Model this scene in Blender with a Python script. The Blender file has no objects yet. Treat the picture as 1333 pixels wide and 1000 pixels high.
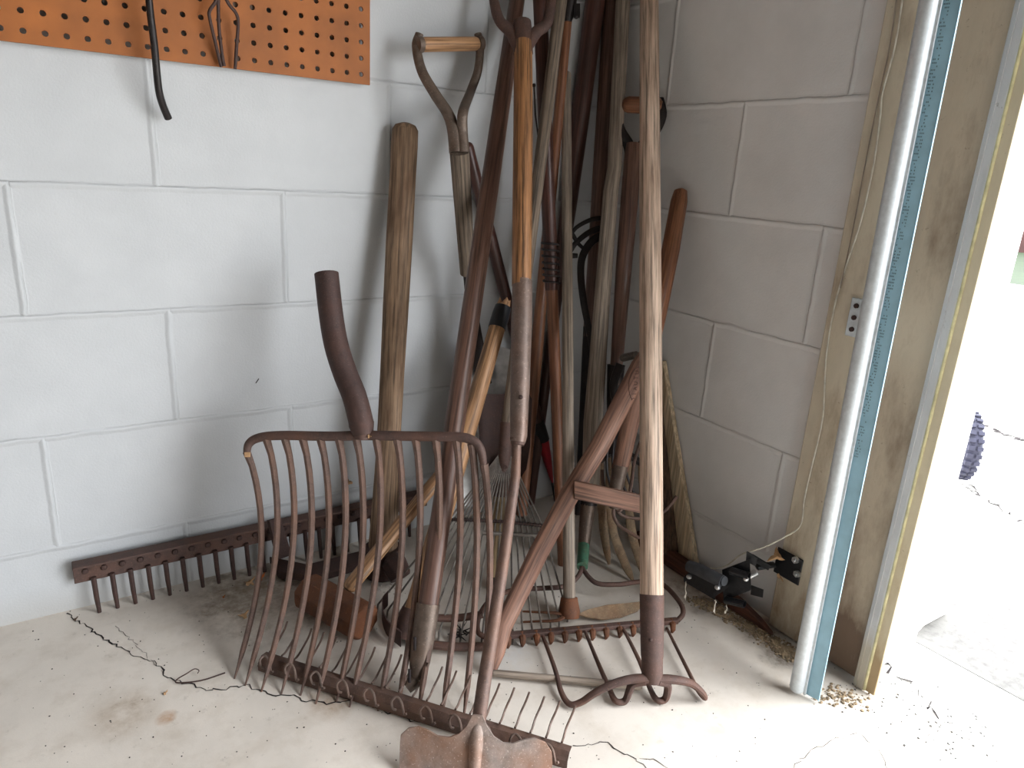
import bpy, bmesh, math, random
from mathutils import Vector, Matrix
from mathutils import noise as mnoise
random.seed(7)
S = bpy.context.scene
COL = S.collection

# ------------------------------------------------------------------ camera
C = Vector((-1.09407, -1.32302, .79965))
YAW, PIT, ROL, FPX = .588138, -.293994, .061079, 920.81
FW = Vector((math.sin(YAW)*math.cos(PIT), math.cos(YAW)*math.cos(PIT), math.sin(PIT)))
_r = FW.cross(Vector((0, 0, 1))).normalized(); _u = _r.cross(FW)
RT = _r*math.cos(ROL)+_u*math.sin(ROL)
UP = -_r*math.sin(ROL)+_u*math.cos(ROL)
cd = bpy.data.cameras.new('camera'); cam = bpy.data.objects.new('camera', cd); COL.objects.link(cam)
cd.sensor_width = 36; cd.lens = FPX/1333*36; cd.clip_start = .02; cd.clip_end = 200
cam.matrix_world = Matrix(((RT.x, UP.x, -FW.x, C.x), (RT.y, UP.y, -FW.y, C.y), (RT.z, UP.z, -FW.z, C.z), (0, 0, 0, 1)))
S.camera = cam

# ------------------------------------------------------------------ sky, light, exposure
SKY_STRENGTH = 7.0
S.view_settings.view_transform = 'Standard'; S.view_settings.look = 'None'
S.view_settings.exposure = 0.8; S.view_settings.gamma = 1; S.view_settings.use_curve_mapping = False
w = bpy.data.worlds.new('world'); S.world = w; w.use_nodes = True
bg = w.node_tree.nodes['Background']; bg.inputs[0].default_value = (.93, .965, 1, 1); bg.inputs[1].default_value = SKY_STRENGTH
pl = bpy.data.lights.new('doorway_daylight', 'AREA'); pl.shape = 'RECTANGLE'; pl.size = 2.1; pl.size_y = 3.2; pl.cycles.is_portal = True
po = bpy.data.objects.new('doorway_daylight', pl); COL.objects.link(po)
po.location = (.2, -2.4, 1.05); po.rotation_euler = (0, math.pi/2, 0)

# ------------------------------------------------------------------ pixel -> place
def ray(px, py): return FW+RT*((px-666.5)/FPX)-UP*((py-500)/FPX)
def P(px, py, d): return C+ray(px, py)*d
def F(px, py, z=0.): r = ray(px, py); return C+r*((z-C.z)/r.z)
def W(px, py, o=0.): r = ray(px, py); return C+r*((-o-C.y)/r.y)
def R(px, py, o=0.): r = ray(px, py); return C+r*((-o-C.x)/r.x)
def dep(p): return (p-C).dot(FW)
def hw(wpx, d): return wpx*d/2/FPX          # half width in metres of wpx pixels at depth d

# ------------------------------------------------------------------ materials
def srgb(r, g, b):
    f = lambda c: (c/255/12.92) if c/255 <= .04045 else ((c/255+.055)/1.055)**2.4
    return (f(r), f(g), f(b), 1)
class NT:
    def __init__(s, name):
        s.m = bpy.data.materials.new(name); s.m.use_nodes = True; s.t = s.m.node_tree
        s.b = s.t.nodes['Principled BSDF']
    def n(s, typ, **k):
        o = s.t.nodes.new(typ)
        for a, v in k.items():
            if a.startswith('i_'):
                key = a[2:]; key = int(key) if key.isdigit() else key.replace('_', ' ')
                o.inputs[key].default_value = v
            else: setattr(o, a, v)
        return o
    def l(s, a, b): s.t.links.new(a, b)
    def ramp(s, src, stops):
        r = s.n('ShaderNodeValToRGB'); e = r.color_ramp.elements
        while len(e) < len(stops): e.new(.5)
        for el, (p, c) in zip(e, stops): el.position = p; el.color = c
        s.l(src, r.inputs[0]); return r.outputs[0]
    def mix(s, f, a, b, mode='MIX'):
        m = s.n('ShaderNodeMix', data_type='RGBA', blend_type=mode)
        for sock, v in ((m.inputs[0], f), (m.inputs[6], a), (m.inputs[7], b)):
            if isinstance(v, bpy.types.NodeSocket): s.l(v, sock)
            else: sock.default_value = v
        return m.outputs[2]
    def noise(s, vec, scale, detail=4, rough=.55):
        n = s.n('ShaderNodeTexNoise'); n.inputs['Scale'].default_value = scale
        n.inputs['Detail'].default_value = detail; n.inputs['Roughness'].default_value = rough
        s.l(vec, n.inputs['Vector']); return n.outputs['Fac']
    def bump(s, h, strength, dist=.002, normal=None):
        b = s.n('ShaderNodeBump'); b.inputs['Strength'].default_value = strength; b.inputs['Distance'].default_value = dist
        s.l(h, b.inputs['Height'])
        if normal: s.l(normal, b.inputs['Normal'])
        return b.outputs[0]
def bw(v): return (v, v, v, 1)
def lit(c, k): return (c[0]*k, c[1]*k, c[2]*k, 1)

def wood(name, c, dark=.45, rough=.62, dirt=None, streak=1.0, blotch=.5):
    s = NT(name)
    at = s.n('ShaderNodeAttribute', attribute_name='gr')
    oi = s.n('ShaderNodeObjectInfo')
    ad = s.n('ShaderNodeVectorMath', operation='ADD'); s.l(at.outputs['Vector'], ad.inputs[0])
    sc = s.n('ShaderNodeVectorMath', operation='SCALE'); sc.inputs[0].default_value = (3, 5, 7); s.l(oi.outputs['Random'], sc.inputs['Scale']); s.l(sc.outputs[0], ad.inputs[1])
    mp = s.n('ShaderNodeMapping'); mp.inputs['Scale'].default_value = (210, 210, 7); s.l(ad.outputs[0], mp.inputs[0])
    n1 = s.noise(mp.outputs[0], 1, 5, .65)
    mp2 = s.n('ShaderNodeMapping'); mp2.inputs['Scale'].default_value = (40, 40, 9); s.l(ad.outputs[0], mp2.inputs[0])
    n2 = s.noise(mp2.outputs[0], 1, 4)
    base = s.ramp(n1, [(.38, lit(c, dark*.8)), (.49, lit(c, .85)), (.62, lit(c, 1.25))])
    d = dirt or lit(c, .5)
    f2 = s.ramp(n2, [(.42, bw(0)), (.7, bw(blotch))])
    col = s.mix(f2, base, d)
    s.l(col, s.b.inputs['Base Color'])
    rr = s.ramp(n2, [(.3, bw(rough-.1)), (.7, bw(min(1, rough+.15)))])
    s.l(rr, s.b.inputs['Roughness'])
    s.l(s.bump(n1, .45*streak, .0012), s.b.inputs['Normal'])
    return s.m
def rust(name, c, c2, amount=.5, rough=.7, metal=.35, scale=70, bump=.5):
    s = NT(name)
    tc = s.n('ShaderNodeTexCoord'); v = tc.outputs['Object']
    n1 = s.noise(v, scale, 6, .7); n2 = s.noise(v, scale*.22, 4, .6); n3 = s.noise(v, scale*6, 3, .6)
    base = s.ramp(n1, [(.3, lit(c, .55)), (.55, c), (.75, lit(c, 1.35))])
    f = s.ramp(n2, [(.5-.2*amount, bw(0)), (.78-.2*amount, bw(min(1, amount*1.4)))])
    col = s.mix(f, base, c2)
    sp = s.ramp(n3, [(.60, bw(0)), (.72, bw(.5))])
    col = s.mix(sp, col, lit(c, 2.6))
    s.l(col, s.b.inputs['Base Color'])
    s.l(s.ramp(n1, [(.3, bw(rough-.15)), (.7, bw(min(1, rough+.15)))]), s.b.inputs['Roughness'])
    s.b.inputs['Metallic'].default_value = metal
    s.l(s.bump(n1, bump, .0015), s.b.inputs['Normal'])
    return s.m
def plain(name, c, rough=.5, metal=0., nscale=0, var=.3, bump=0.):
    s = NT(name); s.b.inputs['Roughness'].default_value = rough; s.b.inputs['Metallic'].default_value = metal
    tc = s.n('ShaderNodeTexCoord'); n1 = s.noise(tc.outputs['Object'], nscale or 60, 4)
    s.l(s.ramp(n1, [(.3, lit(c, 1-var)), (.7, lit(c, 1+var*.6))]), s.b.inputs['Base Color'])
    if bump: s.l(s.bump(n1, bump, .001), s.b.inputs['Normal'])
    return s.m

def block_wall(name, axis, shift, lo, hi):
    s = NT(name)
    geo = s.n('ShaderNodeNewGeometry'); sp = s.n('ShaderNodeSeparateXYZ'); s.l(geo.outputs['Position'], sp.inputs[0])
    nz = s.n('ShaderNodeTexNoise'); nz.inputs['Scale'].default_value = 22; nz.inputs['Detail'].default_value = 3; s.l(geo.outputs['Position'], nz.inputs['Vector'])
    def off(src, add, ch):
        a = s.n('ShaderNodeMath', operation='MULTIPLY_ADD'); s.l(nz.outputs['Fac'], a.inputs[0]); a.inputs[1].default_value = .006; a.inputs[2].default_value = add-.003
        b = s.n('ShaderNodeMath', operation='ADD'); s.l(src, b.inputs[0]); s.l(a.outputs[0], b.inputs[1]); return b.outputs[0]
    cb = s.n('ShaderNodeCombineXYZ'); s.l(off(sp.outputs[axis], shift, 0), cb.inputs[0]); s.l(off(sp.outputs[2], -.1269, 1), cb.inputs[1])
    br = s.n('ShaderNodeTexBrick'); br.offset = .5; br.offset_frequency = 2
    for k, v in (('Scale', 1), ('Mortar Size', .0075), ('Mortar Smooth', 1.), ('Brick Width', .4064), ('Row Height', .2032), ('Bias', 0)): br.inputs[k].default_value = v
    s.l(cb.outputs[0], br.inputs['Vector'])
    br2 = s.n('ShaderNodeTexBrick'); br2.offset = .5; br2.offset_frequency = 2
    for k, v in (('Scale', 1), ('Mortar Size', .0016), ('Mortar Smooth', .5), ('Brick Width', .4064), ('Row Height', .2032), ('Bias', 0)): br2.inputs[k].default_value = v
    sh = s.n('ShaderNodeVectorMath', operation='ADD'); sh.inputs[1].default_value = (-.0035, -.004, 0); s.l(cb.outputs[0], sh.inputs[0]); s.l(sh.outputs[0], br2.inputs['Vector'])
    n1 = s.noise(geo.outputs['Position'], 260, 3, .6); n2 = s.noise(geo.outputs['Position'], 9, 4, .6); n3 = s.noise(geo.outputs['Position'], 55, 5, .7)
    gap = s.ramp(n2, [(.40, bw(0)), (.62, bw(1))])
    g = s.n('ShaderNodeMath', operation='MULTIPLY'); s.l(br2.outputs['Fac'], g.inputs[0]); s.l(gap, g.inputs[1])
    col = s.ramp(n2, [(.3, (lo[0], lo[1], lo[2], 1)), (.7, (hi[0], hi[1], hi[2], 1))])
    dk = s.n('ShaderNodeMath', operation='MULTIPLY'); s.l(g.outputs[0], dk.inputs[0]); dk.inputs[1].default_value = .22
    col = s.mix(dk.outputs[0], col, (.22, .22, .21, 1))
    specks = s.ramp(n3, [(.745, bw(0)), (.77, bw(.6))]); col = s.mix(specks, col, (.3, .28, .25, 1))
    # grime low on the wall
    zr = s.n('ShaderNodeMapRange'); zr.inputs[1].default_value = .0; zr.inputs[2].default_value = .06; zr.inputs[3].default_value = .35; zr.inputs[4].default_value = 0; s.l(sp.outputs[2], zr.inputs[0])
    col = s.mix(zr.outputs[0], col, (.42, .38, .32, 1))
    s.l(col, s.b.inputs['Base Color']); s.b.inputs['Roughness'].default_value = .55
    b1 = s.bump(n1, .35, .0012)
    b2 = s.bump(br.outputs['Fac'], .55, .004, b1)
    inv = s.n('ShaderNodeMath', operation='SUBTRACT'); inv.inputs[0].default_value = 1; s.l(g.outputs[0], inv.inputs[1])
    b3 = s.bump(inv.outputs[0], .6, .003, b2)
    s.l(b3, s.b.inputs['Normal'])
    return s.m
def concrete(name, c, stain, sc=1.0, rough=.75, patch=None, spots=()):
    s = NT(name)
    geo = s.n('ShaderNodeNewGeometry'); v = geo.outputs['Position']
    n1 = s.noise(v, 3.2*sc, 6, .6); n2 = s.noise(v, 45*sc, 6, .7); n3 = s.noise(v, 420, 2, .5); n4 = s.noise(v, 14*sc, 5, .65)
    col = s.ramp(n1, [(.3, lit(c, .82)), (.7, lit(c, 1.1))])
    col = s.mix(s.ramp(n4, [(.48, bw(0)), (.72, bw(.5))]), col, stain)
    col = s.mix(s.ramp(n2, [(.60, bw(0)), (.74, bw(.4))]), col, lit(stain, .6))
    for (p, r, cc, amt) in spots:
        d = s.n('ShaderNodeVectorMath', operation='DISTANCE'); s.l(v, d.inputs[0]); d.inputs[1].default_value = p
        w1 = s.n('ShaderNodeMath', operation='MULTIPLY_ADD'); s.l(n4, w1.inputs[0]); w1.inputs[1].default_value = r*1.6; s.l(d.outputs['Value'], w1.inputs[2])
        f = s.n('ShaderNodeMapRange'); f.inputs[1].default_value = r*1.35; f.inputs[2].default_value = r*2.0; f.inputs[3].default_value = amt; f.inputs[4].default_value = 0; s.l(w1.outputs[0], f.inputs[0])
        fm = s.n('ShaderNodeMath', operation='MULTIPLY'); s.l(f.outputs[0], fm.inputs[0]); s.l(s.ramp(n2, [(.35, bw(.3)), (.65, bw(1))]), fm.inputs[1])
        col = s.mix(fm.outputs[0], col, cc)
    s.l(col, s.b.inputs['Base Color']); s.b.inputs['Roughness'].default_value = rough
    s.l(s.bump(n3, .15, .0008, s.bump(n2, .2, .0015)), s.b.inputs['Normal'])
    return s.m

M = {}
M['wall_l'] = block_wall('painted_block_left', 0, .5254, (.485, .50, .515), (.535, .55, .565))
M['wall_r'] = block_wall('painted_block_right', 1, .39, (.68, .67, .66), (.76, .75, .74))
M['paint'] = plain('white_paint', (.72, .72, .71, 1), .6, 0, 8, .08)
M['dimwall'] = plain('bare_stud_wall', (.62, .60, .57, 1), .8, 0, 3, .3)
M['ceil'] = plain('timber_ceiling', (.13, .11, .09, 1), .8, 0, 3, .3)
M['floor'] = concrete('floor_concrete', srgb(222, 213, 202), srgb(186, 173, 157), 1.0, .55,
    spots=((tuple(F(350, 775)), .14, srgb(105, 86, 62), .75), (tuple(F(660, 850)), .05, srgb(215, 215, 215), .6), (tuple(F(310, 760)), .08, srgb(110, 95, 75), .6),
           (tuple(F(430, 915)), .035, srgb(150, 118, 84), .6), (tuple(F(160, 930)), .05, srgb(150, 125, 95), .5), (tuple(F(215, 935)), .015, srgb(170, 120, 70), .8),
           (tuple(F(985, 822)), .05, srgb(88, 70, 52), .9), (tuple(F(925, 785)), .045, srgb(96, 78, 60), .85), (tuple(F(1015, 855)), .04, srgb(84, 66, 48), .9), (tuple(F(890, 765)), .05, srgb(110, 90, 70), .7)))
M['drive'] = concrete('driveway_concrete', srgb(215, 212, 205), srgb(180, 170, 160), 2., .9)
M['asphalt'] = concrete('driveway_asphalt', srgb(104, 102, 99), srgb(58, 56, 54), 4., .95)
M['crack'] = plain('crack_dark', srgb(38, 30, 30), .95)
M['grass'] = plain('lawn_grass', srgb(30, 46, 16), .9, 0, 8, .4, .6)
M['housebrick'] = plain('house_brick', srgb(62, 36, 33), .9, 0, 4, .3)
M['pegboard'] = plain('pegboard_brown', srgb(156, 91, 38), .65, 0, 14, .22)
M['jamb'] = NT('dirty_painted_board').m
def dirty_board(name, c, stain, amt):
    s = NT(name); geo = s.n('ShaderNodeNewGeometry'); v = geo.outputs['Position']
    mp = s.n('ShaderNodeMapping'); mp.inputs['Scale'].default_value = (14, 14, 5); s.l(v, mp.inputs[0])
    n1 = s.noise(mp.outputs[0], 1, 6, .65); n2 = s.noise(v, 90, 4, .7)
    sp = s.n('ShaderNodeSeparateXYZ'); s.l(v, sp.inputs[0])
    zr = s.n('ShaderNodeMapRange'); zr.inputs[1].default_value = 0; zr.inputs[2].default_value = .35; zr.inputs[3].default_value = .26; zr.inputs[4].default_value = 0; s.l(sp.outputs[2], zr.inputs[0])
    a = s.n('ShaderNodeMath', operation='ADD'); s.l(n1, a.inputs[0]); s.l(zr.outputs[0], a.inputs[1])
    col = s.ramp(n1, [(.3, lit(c, .8)), (.7, lit(c, 1.08))])
    col = s.mix(s.ramp(a.outputs[0], [(.56-amt*.2, bw(0)), (.80-amt*.1, bw(.85))]), col, stain)
    col = s.mix(s.ramp(n2, [(.66, bw(0)), (.75, bw(.6))]), col, lit(stain, .35))
    s.l(col, s.b.inputs['Base Color']); s.b.inputs['Roughness'].default_value = .7
    s.l(s.bump(n2, .2, .001), s.b.inputs['Normal']); return s.m
M['jamb'] = dirty_board('dirty_painted_board', srgb(206, 194, 172), srgb(112, 86, 60), .22)
M['jamb2'] = dirty_board('stained_bare_board', srgb(196, 178, 154), srgb(84, 56, 36), .35)
M['vinyl'] = dirty_board('white_vinyl_stop', srgb(200, 200, 200), srgb(170, 160, 140), -.2)
M['vinyl_y'] = plain('yellowed_vinyl', srgb(212, 204, 158), .5)
M['vinyl_c'] = dirty_board('cream_vinyl_flap', srgb(214, 200, 170), srgb(150, 125, 88), .0)
M['galv'] = plain('galvanised_steel', srgb(205, 212, 216), .5, .35, 140, .12, .1)
M['galv_blue'] = plain('blue_galvanised_steel', srgb(150, 190, 208), .5, .1, 30, .12)
M['ink'] = plain('faded_black_ink', srgb(98, 122, 132), .6, .2)
M['zinc'] = plain('bright_zinc', srgb(215, 215, 215), .3, .85, 90, .2)
M['black'] = plain('black_steel', srgb(34, 35, 38), .38, .3, 200, .4, .15)
M['plastic'] = plain('dusty_black_plastic', srgb(60, 62, 66), .55, 0, 60, .35)
M['cord'] = plain('pale_cord', srgb(205, 200, 185), .5)
M['h_light'] = wood('pale_weathered_ash', srgb(196, 172, 152), .42, .6, srgb(150, 118, 95), 1.2, .35)
M['h_grey'] = wood('grey_weathered_wood', srgb(156, 142, 128), .55, .75, srgb(112, 98, 86), 1.2, .5)
M['h_dgrey'] = wood('dark_grey_weathered_wood', srgb(118, 104, 90), .4, .8, srgb(75, 64, 54), 1.6, .5)
M['h_pick'] = wood('grey_brown_pick_handle_wood', srgb(138, 112, 88), .45, .7, srgb(82, 58, 40), 1.3, .75)
M['h_gold'] = wood('golden_varnished_oak', srgb(150, 106, 68), .22, .5, srgb(110, 68, 34), 1.2, .5)
M['h_brown'] = wood('brown_stained_wood', srgb(106, 78, 66), .5, .4, srgb(78, 52, 46), .5, .5)
M['h_red'] = wood('dark_red_brown_wood', srgb(78, 48, 40), .55, .38, srgb(55, 30, 24), .4, .5)
M['h_orange'] = wood('orange_brown_wood', srgb(134, 90, 64), .6, .42, srgb(112, 62, 36), .5, .5)
M['h_tan'] = wood('tan_wood', srgb(168, 128, 92), .5, .5, srgb(130, 90, 60), .7, .4)
M['h_pink'] = wood('worn_reddish_wood', srgb(132, 96, 78), .45, .6, srgb(100, 68, 58), 1, .5)
M['h_stake'] = wood('dusty_stake_wood', srgb(150, 128, 96), .5, .85, srgb(95, 78, 58), 1.3, .6)
M['h_plank'] = wood('pale_yellow_wood', srgb(216, 198, 168), .7, .65, srgb(160, 128, 92), .7, .5)
M['h_dplank'] = wood('dark_brown_wood', srgb(88, 68, 52), .6, .7, srgb(60, 44, 34), .7, .5)
M['rust'] = rust('rusted_iron', srgb(88, 68, 62), srgb(112, 76, 58), .35, .72, .25)
M['rust_dark'] = rust('dark_rusted_iron', srgb(72, 54, 50), srgb(92, 60, 46), .25, .68, .3)
M['rust_orange'] = rust('orange_rusted_iron', srgb(100, 64, 44), srgb(128, 76, 44), .5, .8, .1, 50, .8)
M['rust_blade'] = rust('pitted_blade_iron', srgb(142, 128, 120), srgb(150, 102, 70), .4, .72, .25, 60, .6)
M['rust_tine'] = rust('brown_tine_iron', srgb(102, 82, 74), srgb(122, 90, 72), .4, .6, .35, 90, .4)
M['dustrust'] = rust('dusty_rusted_iron', srgb(142, 122, 98), srgb(120, 84, 58), .4, .85, .05, 80, .6)
M['steel_brown'] = rust('brown_steel', srgb(108, 94, 84), srgb(116, 84, 62), .3, .5, .45, 60, .3)
M['steel_tube'] = rust('grey_brown_steel_tube', srgb(112, 96, 88), srgb(112, 82, 66), .35, .5, .35, 60, .25)
M['steel_dark'] = rust('dark_blackened_steel', srgb(46, 42, 42), srgb(66, 50, 44), .25, .5, .5, 60, .3)
M['steel_grey'] = rust('dull_grey_steel', srgb(120, 114, 108), srgb(110, 90, 76), .3, .45, .6, 70, .3)
M['steel_bright'] = plain('worn_bright_steel', srgb(190, 190, 190), .28, .85, 40, .3)
M['red'] = plain('red_paint', srgb(150, 26, 36), .45, .1, 60, .3)
M['green'] = rust('green_paint_on_rust', srgb(74, 122, 98), srgb(122, 92, 70), .35, .6, .1, 160, .3)
M['tape'] = plain('black_tape', srgb(34, 36, 40), .42, 0, 30, .3)
M['stamp'] = plain('burnt_stamp_ink', srgb(70, 44, 38), .8)
M['leaf'] = plain('dry_leaf_tan', srgb(176, 140, 102), .8, 0, 80, .4)
M['leaf_o'] = plain('dry_leaf_orange', srgb(176, 96, 40), .8, 0, 80, .4)
M['leaf_w'] = plain('dry_leaf_pale', srgb(190, 180, 172), .8, 0, 80, .3)
M['dirt'] = plain('crumbled_dirt', srgb(150, 130, 104), .95, 0, 60, .6, .5)
M['web'] = plain('dusty_cobweb', srgb(225, 215, 200), .7)
M['rubber'] = plain('tyre_rubber', srgb(42, 42, 60), .8, 0, 60, .3)
M['redwood'] = wood('red_brown_stake_wood', srgb(96, 56, 40), .6, .7, srgb(60, 38, 30), 1, .5)

# ------------------------------------------------------------------ mesh building
class MB:
    def __init__(s): s.v = []; s.f = []; s.g = []
    def add(s, vs, fs, gs=None):
        o = len(s.v); s.v += [Vector(v) for v in vs]; s.g += [Vector(g) for g in (gs or vs)]
        s.f += [tuple(i+o for i in f) for f in fs]; return s
    def tube(s, path, rad, n=14, flat=1.0, up=None, caps=True, hollow=0.):
        path = [Vector(p) for p in path]
        if not isinstance(rad, (list, tuple)): rad = [rad]*len(path)
        if len(rad) != len(path):
            q = [i*(len(rad)-1)/(len(path)-1) for i in range(len(path))]
            rad = [rad[int(t)]*(1-t+int(t))+rad[min(int(t)+1, len(rad)-1)]*(t-int(t)) for t in q]
        m = len(path); vs = []; gs = []; L = 0
        T = [(path[min(i+1, m-1)]-path[max(i-1, 0)]).normalized() for i in range(m)]
        ref = Vector(up) if up is not None else (Vector((0, 0, 1)) if abs(T[0].z) < .8 else Vector((0, 1, 0)))
        nrm = (ref-T[0]*ref.dot(T[0])).normalized()
        for i in range(m):
            nrm = (nrm-T[i]*nrm.dot(T[i])).normalized(); b = T[i].cross(nrm)
            if i: L += (path[i]-path[i-1]).length
            for k in range(n):
                a = 2*math.pi*k/n; x = math.cos(a)*rad[i]*flat; y = math.sin(a)*rad[i]
                vs.append(path[i]+nrm*x+b*y); gs.append((x, y, L))
        fs = [(i*n+k, i*n+(k+1) % n, (i+1)*n+(k+1) % n, (i+1)*n+k) for i in range(m-1) for k in range(n)]
        if caps and not hollow:
            fs.append(tuple(range(n-1, -1, -1))); fs.append(tuple(range((m-1)*n, m*n)))
        s.add(vs, fs, gs)
        if hollow:   # inner wall, open at both ends with rims
            vi = []; gi = []
            for i in range(m):
                for k in range(n):
                    p = vs[i*n+k]; vi.append(path[i]+(p-path[i])*hollow); gi.append(gs[i*n+k])
            o = len(s.v); s.add(vi, [(i*n+k, (i+1)*n+k, (i+1)*n+(k+1) % n, i*n+(k+1) % n) for i in range(m-1) for k in range(n)], gi)
            q = o-m*n
            for k in range(n):
                k2 = (k+1) % n
                s.f.append((q+k2, q+k, o+k, o+k2)); e = (m-1)*n
                s.f.append((q+e+k, q+e+k2, o+e+k2, o+e+k))
        return s
    def rod(s, a, b, ra, rb=None, n=14, dome=True, **k):
        a = Vector(a); b = Vector(b); rb = ra if rb is None else rb; d = (b-a); L = d.length; d.normalize()
        N = max(3, int(L/.05)); pts = [a+d*L*i/N for i in range(N+1)]; rs = [ra+(rb-ra)*i/N for i in range(N+1)]
        if dome:
            pts = [a, a+d*ra*.25, a+d*ra*.7]+pts[1:-1]+[b-d*rb*.7, b-d*rb*.25, b]; rs = [ra*.55, ra*.85, ra]+rs[1:-1]+[rb, rb*.85, rb*.55]
        return s.tube(pts, rs, n, **k)
    def box(s, c, ax, h):
        c = Vector(c); ax = [Vector(a).normalized() for a in ax]; vs = []; gs = []
        for x in (-1, 1):
            for y in (-1, 1):
                for z in (-1, 1):
                    vs.append(c+ax[0]*h[0]*x+ax[1]*h[1]*y+ax[2]*h[2]*z); gs.append((h[0]*x, h[1]*y, h[2]*z))
        return s.add(vs, [(0, 1, 3, 2), (4, 6, 7, 5), (0, 4, 5, 1), (2, 3, 7, 6), (0, 2, 6, 4), (1, 5, 7, 3)], gs)
    def bx(s, a, b):
        a = Vector(a); b = Vector(b); return s.box((a+b)/2, ((1, 0, 0), (0, 1, 0), (0, 0, 1)), [abs(q)/2 for q in (b-a)])
    def plate(s, pts, th):
        """outline polygon pts extruded by vector th"""
        n = len(pts); pts = [Vector(p) for p in pts]; th = Vector(th)
        vs = [p-th/2 for p in pts]+[p+th/2 for p in pts]
        fs = [tuple(range(n-1, -1, -1)), tuple(range(n, 2*n))]+[(i, (i+1) % n, n+(i+1) % n, n+i) for i in range(n)]
        return s.add(vs, fs)
    def sheet(s, rows, th, grain=None):
        """grid rows of points given thickness along local normals approx th vector"""
        m = len(rows); n = len(rows[0]); th = Vector(th); vs = []
        for sg in (-.5, .5):
            for r_ in rows: vs += [Vector(p)+th*sg for p in r_]
        o = m*n; fs = []
        for i in range(m-1):
            for j in range(n-1):
                a = i*n+j; fs.append((a, a+1, a+n+1, a+n)); fs.append((o+a, o+a+n, o+a+n+1, o+a+1))
        per = [j for j in range(n)]+[i*n+n-1 for i in range(1, m)]+[(m-1)*n+j for j in range(n-2, -1, -1)]+[i*n for i in range(m-2, 0, -1)]
        for i in range(len(per)):
            a, b = per[i], per[(i+1) % len(per)]; fs.append((a, o+a, o+b, b))
        return s.add(vs, fs)
    def ball(s, c, r, n=10, sq=(1, 1, 1)):
        c = Vector(c); vs = [c+Vector((0, 0, r*sq[2]))]; m = n//2
        for i in range(1, m):
            for k in range(n):
                t = math.pi*i/m; a = 2*math.pi*k/n
                vs.append(c+Vector((math.sin(t)*math.cos(a)*r*sq[0], math.sin(t)*math.sin(a)*r*sq[1], math.cos(t)*r*sq[2])))
        vs.append(c-Vector((0, 0, r*sq[2]))); e = len(vs)-1
        fs = [(0, 1+k, 1+(k+1) % n) for k in range(n)]
        for i in range(m-2):
            for k in range(n): fs.append((1+i*n+k, 1+(i+1)*n+k, 1+(i+1)*n+(k+1) % n, 1+i*n+(k+1) % n))
        b = 1+(m-2)*n; fs += [(e, b+(k+1) % n, b+k) for k in range(n)]
        return s.add(vs, fs)
    def torus(s, c, nrm, R_, r, n=20, m=8):
        c = Vector(c); nrm = Vector(nrm).normalized(); a = nrm.orthogonal().normalized(); b = nrm.cross(a); vs = []
        for i in range(n):
            t = 2*math.pi*i/n; d = a*math.cos(t)+b*math.sin(t)
            for k in range(m):
                q = 2*math.pi*k/m; vs.append(c+d*(R_+r*math.cos(q))+nrm*r*math.sin(q))
        return s.add(vs, [(i*m+k, ((i+1) % n)*m+k, ((i+1) % n)*m+(k+1) % m, i*m+(k+1) % m) for i in range(n) for k in range(m)])

WL = {}
def build(mb, name, mat, parent=None, bevel=0., smooth=True, angle=38):
    off = WL.get(parent.name, Vector()) if parent else Vector()
    me = bpy.data.meshes.new(name); me.from_pydata([tuple(v-off) for v in mb.v], [], mb.f)
    at = me.attributes.new('gr', 'FLOAT_VECTOR', 'POINT'); at.data.foreach_set('vector', [c for g in mb.g for c in g])
    bm = bmesh.new(); bm.from_mesh(me); bmesh.ops.recalc_face_normals(bm, faces=bm.faces); bm.to_mesh(me); bm.free()
    if smooth:
        me.polygons.foreach_set('use_smooth', [True]*len(me.polygons)); me.set_sharp_from_angle(angle=math.radians(angle))
    me.materials.append(M[mat] if isinstance(mat, str) else mat)
    o = bpy.data.objects.new(name, me); COL.objects.link(o)
    if parent: o.parent = parent
    WL[o.name] = off
    if bevel:
        b = o.modifiers.new('bevel', 'BEVEL'); b.width = bevel; b.segments = 2; b.limit_method = 'ANGLE'; b.angle_limit = math.radians(40)
    return o
def tag(o, label, cat, group=None, kind=None):
    if label: o['label'] = label
    if cat: o['category'] = cat
    if group: o['group'] = group
    if kind: o['kind'] = kind
    return o
def thing(name, label, cat, loc, group=None):
    o = bpy.data.objects.new(name, None); o.empty_display_size = .03; COL.objects.link(o)
    loc = Vector(loc); o.location = loc; WL[o.name] = loc
    return tag(o, label, cat, group)
def solo(mb, name, mat, label, cat, group=None, kind=None, **k):
    """a thing that is one mesh: origin at its lowest point"""
    lo = min(mb.v, key=lambda v: v.z).copy(); mb.v = [v-lo for v in mb.v]
    o = build(mb, name, mat, None, **k); o.location = lo; WL[o.name] = lo
    return tag(o, label, cat, group, kind)
def struct(name, mb, mat, parent=None, **k):
    o = build(mb, name, mat, parent, **k); o['kind'] = 'structure'; return o
def spl(pts, n=6):
    """Catmull-Rom through points"""
    pts = [Vector(p) for p in pts]; q = [pts[0]*2-pts[1]]+pts+[pts[-1]*2-pts[-2]]; out = []
    for i in range(1, len(q)-2):
        for k in range(n):
            t = k/n; a, b, c, d = q[i-1:i+3]
            out.append(.5*((2*b)+(c-a)*t+(2*a-5*b+4*c-d)*t*t+(3*b-a-3*c+d)*t**3))
    out.append(pts[-1]); return out
def lerp(a, b, t): return a+(b-a)*t
def ext(a, b, L):
    """point beyond b, L metres further along a->b"""
    return b+(b-a).normalized()*L

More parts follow.
